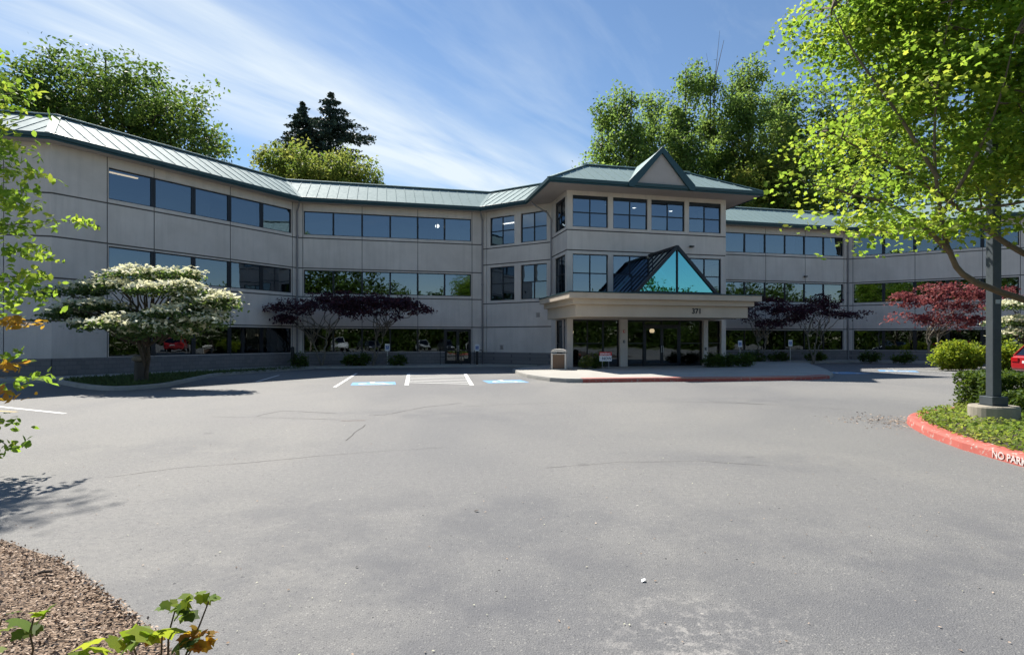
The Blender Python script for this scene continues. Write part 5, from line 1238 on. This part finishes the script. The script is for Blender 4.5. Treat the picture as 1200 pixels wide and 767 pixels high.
# vehicles
def car(x, y, rz, paint, label, grp=None):
    t = thing('parked_car', (x,y,0), label, 'car', rz, grp); Ln, Wd = 4.6, 1.84
    sec = [(-2.30,.42,.62,.80),(-2.26,.36,.95,.84),(-2.1,.30,1.02,.90),(-1.5,.26,1.03,.92),(0,.24,1.02,.92),(1.0,.26,.98,.92),(1.9,.30,.88,.88),(2.2,.34,.76,.80),(2.30,.42,.62,.70)]
    m = MB(); rings = []
    for (sx,zb,zt,hw) in sec:
        r = [(sx,-hw*.94,zb),(sx,-hw,zb+(zt-zb)*.35),(sx,-hw,zb+(zt-zb)*.7),(sx,-hw*.92,zt),(sx,hw*.92,zt),(sx,hw,zb+(zt-zb)*.7),(sx,hw,zb+(zt-zb)*.35),(sx,hw*.94,zb)]
        rings.append(r)
    for a, b_ in zip(rings, rings[1:]):
        for k in range(8): m.face([a[k],a[(k+1)%8],b_[(k+1)%8],b_[k]])
    m.face(rings[0][::-1]); m.face(rings[-1])
    m.build('body', paint, t, smooth=False, bevel=.03)
    cab = [(-2.12,1.0,.84),(-1.72,1.50,.66),(-1.3,1.60,.64),(.1,1.60,.64),(.55,1.50,.66),(1.25,.97,.84)]
    m = MB(); rr = [[(sx,-hw,z),(sx,hw,z)] for sx,z,hw in cab]
    m.face([rr[1][0],rr[2][0],rr[2][1],rr[1][1]]); m.face([rr[2][0],rr[3][0],rr[3][1],rr[2][1]]); m.face([rr[3][0],rr[4][0],rr[4][1],rr[3][1]])
    for s_ in (-1,1):
        for i in range(5): m.bar((cab[i][0],s_*cab[i][2],cab[i][1]),(cab[i+1][0],s_*cab[i+1][2],cab[i+1][1]),.07)
        for sx in (-1.0,.0): m.bar((sx,s_*.64,1.59),(sx-.05,s_*.85,1.0),.07)
    m.build('cabin_frame', paint, t)
    m = MB(); m.face([rr[0][0],rr[1][0],rr[1][1],rr[0][1]]); m.build('rear_window','carglass',t)
    m = MB(); m.face([rr[4][0],rr[5][0],rr[5][1],rr[4][1]]); m.build('windscreen','carglass',t)
    for s_ in (-1,1):
        m = MB(); m.face([(c_[0],s_*c_[2],c_[1]) for c_ in cab]); m.build('side_window','carglass',t)
        m = MB(); m.box(-2.33,-2.20,s_*.62-.17,s_*.62+.17,.72,.92); m.build('taillight','taillight',t,bevel=.02)
        m = MB(); m.box(2.16,2.30,s_*.58-.2,s_*.58+.2,.58,.72); m.build('headlight','headlamp',t,bevel=.02)
        m = MB(); m.box(.95,1.1,s_*.98-.09,s_*.98+.09,.98,1.12); m.build('mirror',paint,t,bevel=.02)
        for wx in (-1.4,1.4):
            m = MB(); pts = [(.33*math.cos(a),.33*math.sin(a)) for a in np.linspace(0,2*math.pi,20,endpoint=False)]; y0, y1 = s_*.72, s_*.935
            m.face([(wx+p[0],y1,.33+p[1]) for p in pts]); m.face([(wx+p[0],y0,.33+p[1]) for p in pts])
            for k in range(20): p,q_ = pts[k],pts[(k+1)%20]; m.face([(wx+p[0],y0,.33+p[1]),(wx+q_[0],y0,.33+q_[1]),(wx+q_[0],y1,.33+q_[1]),(wx+p[0],y1,.33+p[1])])
            w = m.build('wheel','tyre',t); m = MB(); m.face([(wx+p[0]*.62,s_*.939,.33+p[1]*.62) for p in pts]); m.build('rim','rim',w)
    m = MB(); m.box(-2.315,-2.29,-.26,.26,.66,.78); m.build('number_plate','white',t)
    return t
car(26.05, 25.7, R(4), 'car_red', 'red car at the right edge, parked beyond the hedge')
GC = 'cars parked across the lot'
for x, y, rz_, pnt, lb_ in ((-13.5,-11,R(92),'car_silver','silver car parked across the lot at the left'),(-9.6,-11.2,R(90),'car_dark','dark car parked across the lot beside the leftmost silver one'),(-3.2,-11,R(88),'car_white','white car parked across the lot, left of the pair'),(.6,-11,R(91),'car_dark','dark car parked across the lot next to the white one'),(8.5,-11.3,R(90),'car_silver','silver car parked across the lot near its middle'),(12.5,-11,R(90),'car_dark','dark car parked across the lot beside the silver one near its middle'),(17.8,-11.2,R(90),'car_white','white car parked across the lot at the right')):
    car(x, y, rz_, pnt, lb_, GC)
# litter on the asphalt
def debris(n, f, s_, mat, name, seed, tpl='diamond'):
    g_ = np.random.default_rng(seed); C = np.array([f(g_) for _ in range(n)]); C = np.column_stack([C, np.full(n,.008)]); o = leaves(name, C, s_, mat, None, tpl, 2.5, seed=seed); o['kind'] = 'stuff'
c0 = gp(1048,494)
debris(500, lambda g_: (c0[0]+g_.normal(0,.55), c0[1]+g_.normal(0,.55)), .045, 'chip', 'leaf_litter', 701)
debris(420, lambda g_: (g_.uniform(-8,8), 2.6+g_.exponential(6)), .022, 'chip', 'scattered_grit', 702)
debris(120, lambda g_: (g_.uniform(-5,7), 2.6+g_.exponential(5)), .018, 'bract', 'fallen_petals', 703)
x, y = gp(558,599); o = leaves('dead_leaf', np.array([[x,y,.012]]), .05, 'soil', None, 'oval', 3, seed=9); tag(o,'single dark dead leaf lying on the asphalt in the foreground','leaf')
x, y = gp(754,681); o = leaves('paper_scrap', np.array([[x,y,.012]]), .05, 'white', None, 'diamond', 3, seed=10); tag(o,'small white scrap lying on the asphalt near the bottom','scrap')
x, y = gp(52,675); t = thing('bark_chunk', (x,y,.03), 'dark finger-sized chunk of bark on the mulch', 'bark'); m = MB(); m.tube([(-.04,-.01,0),(0,0,.008),(.045,.02,0)],[.008,.012,.007],6); m.build('chunk','soil',t)
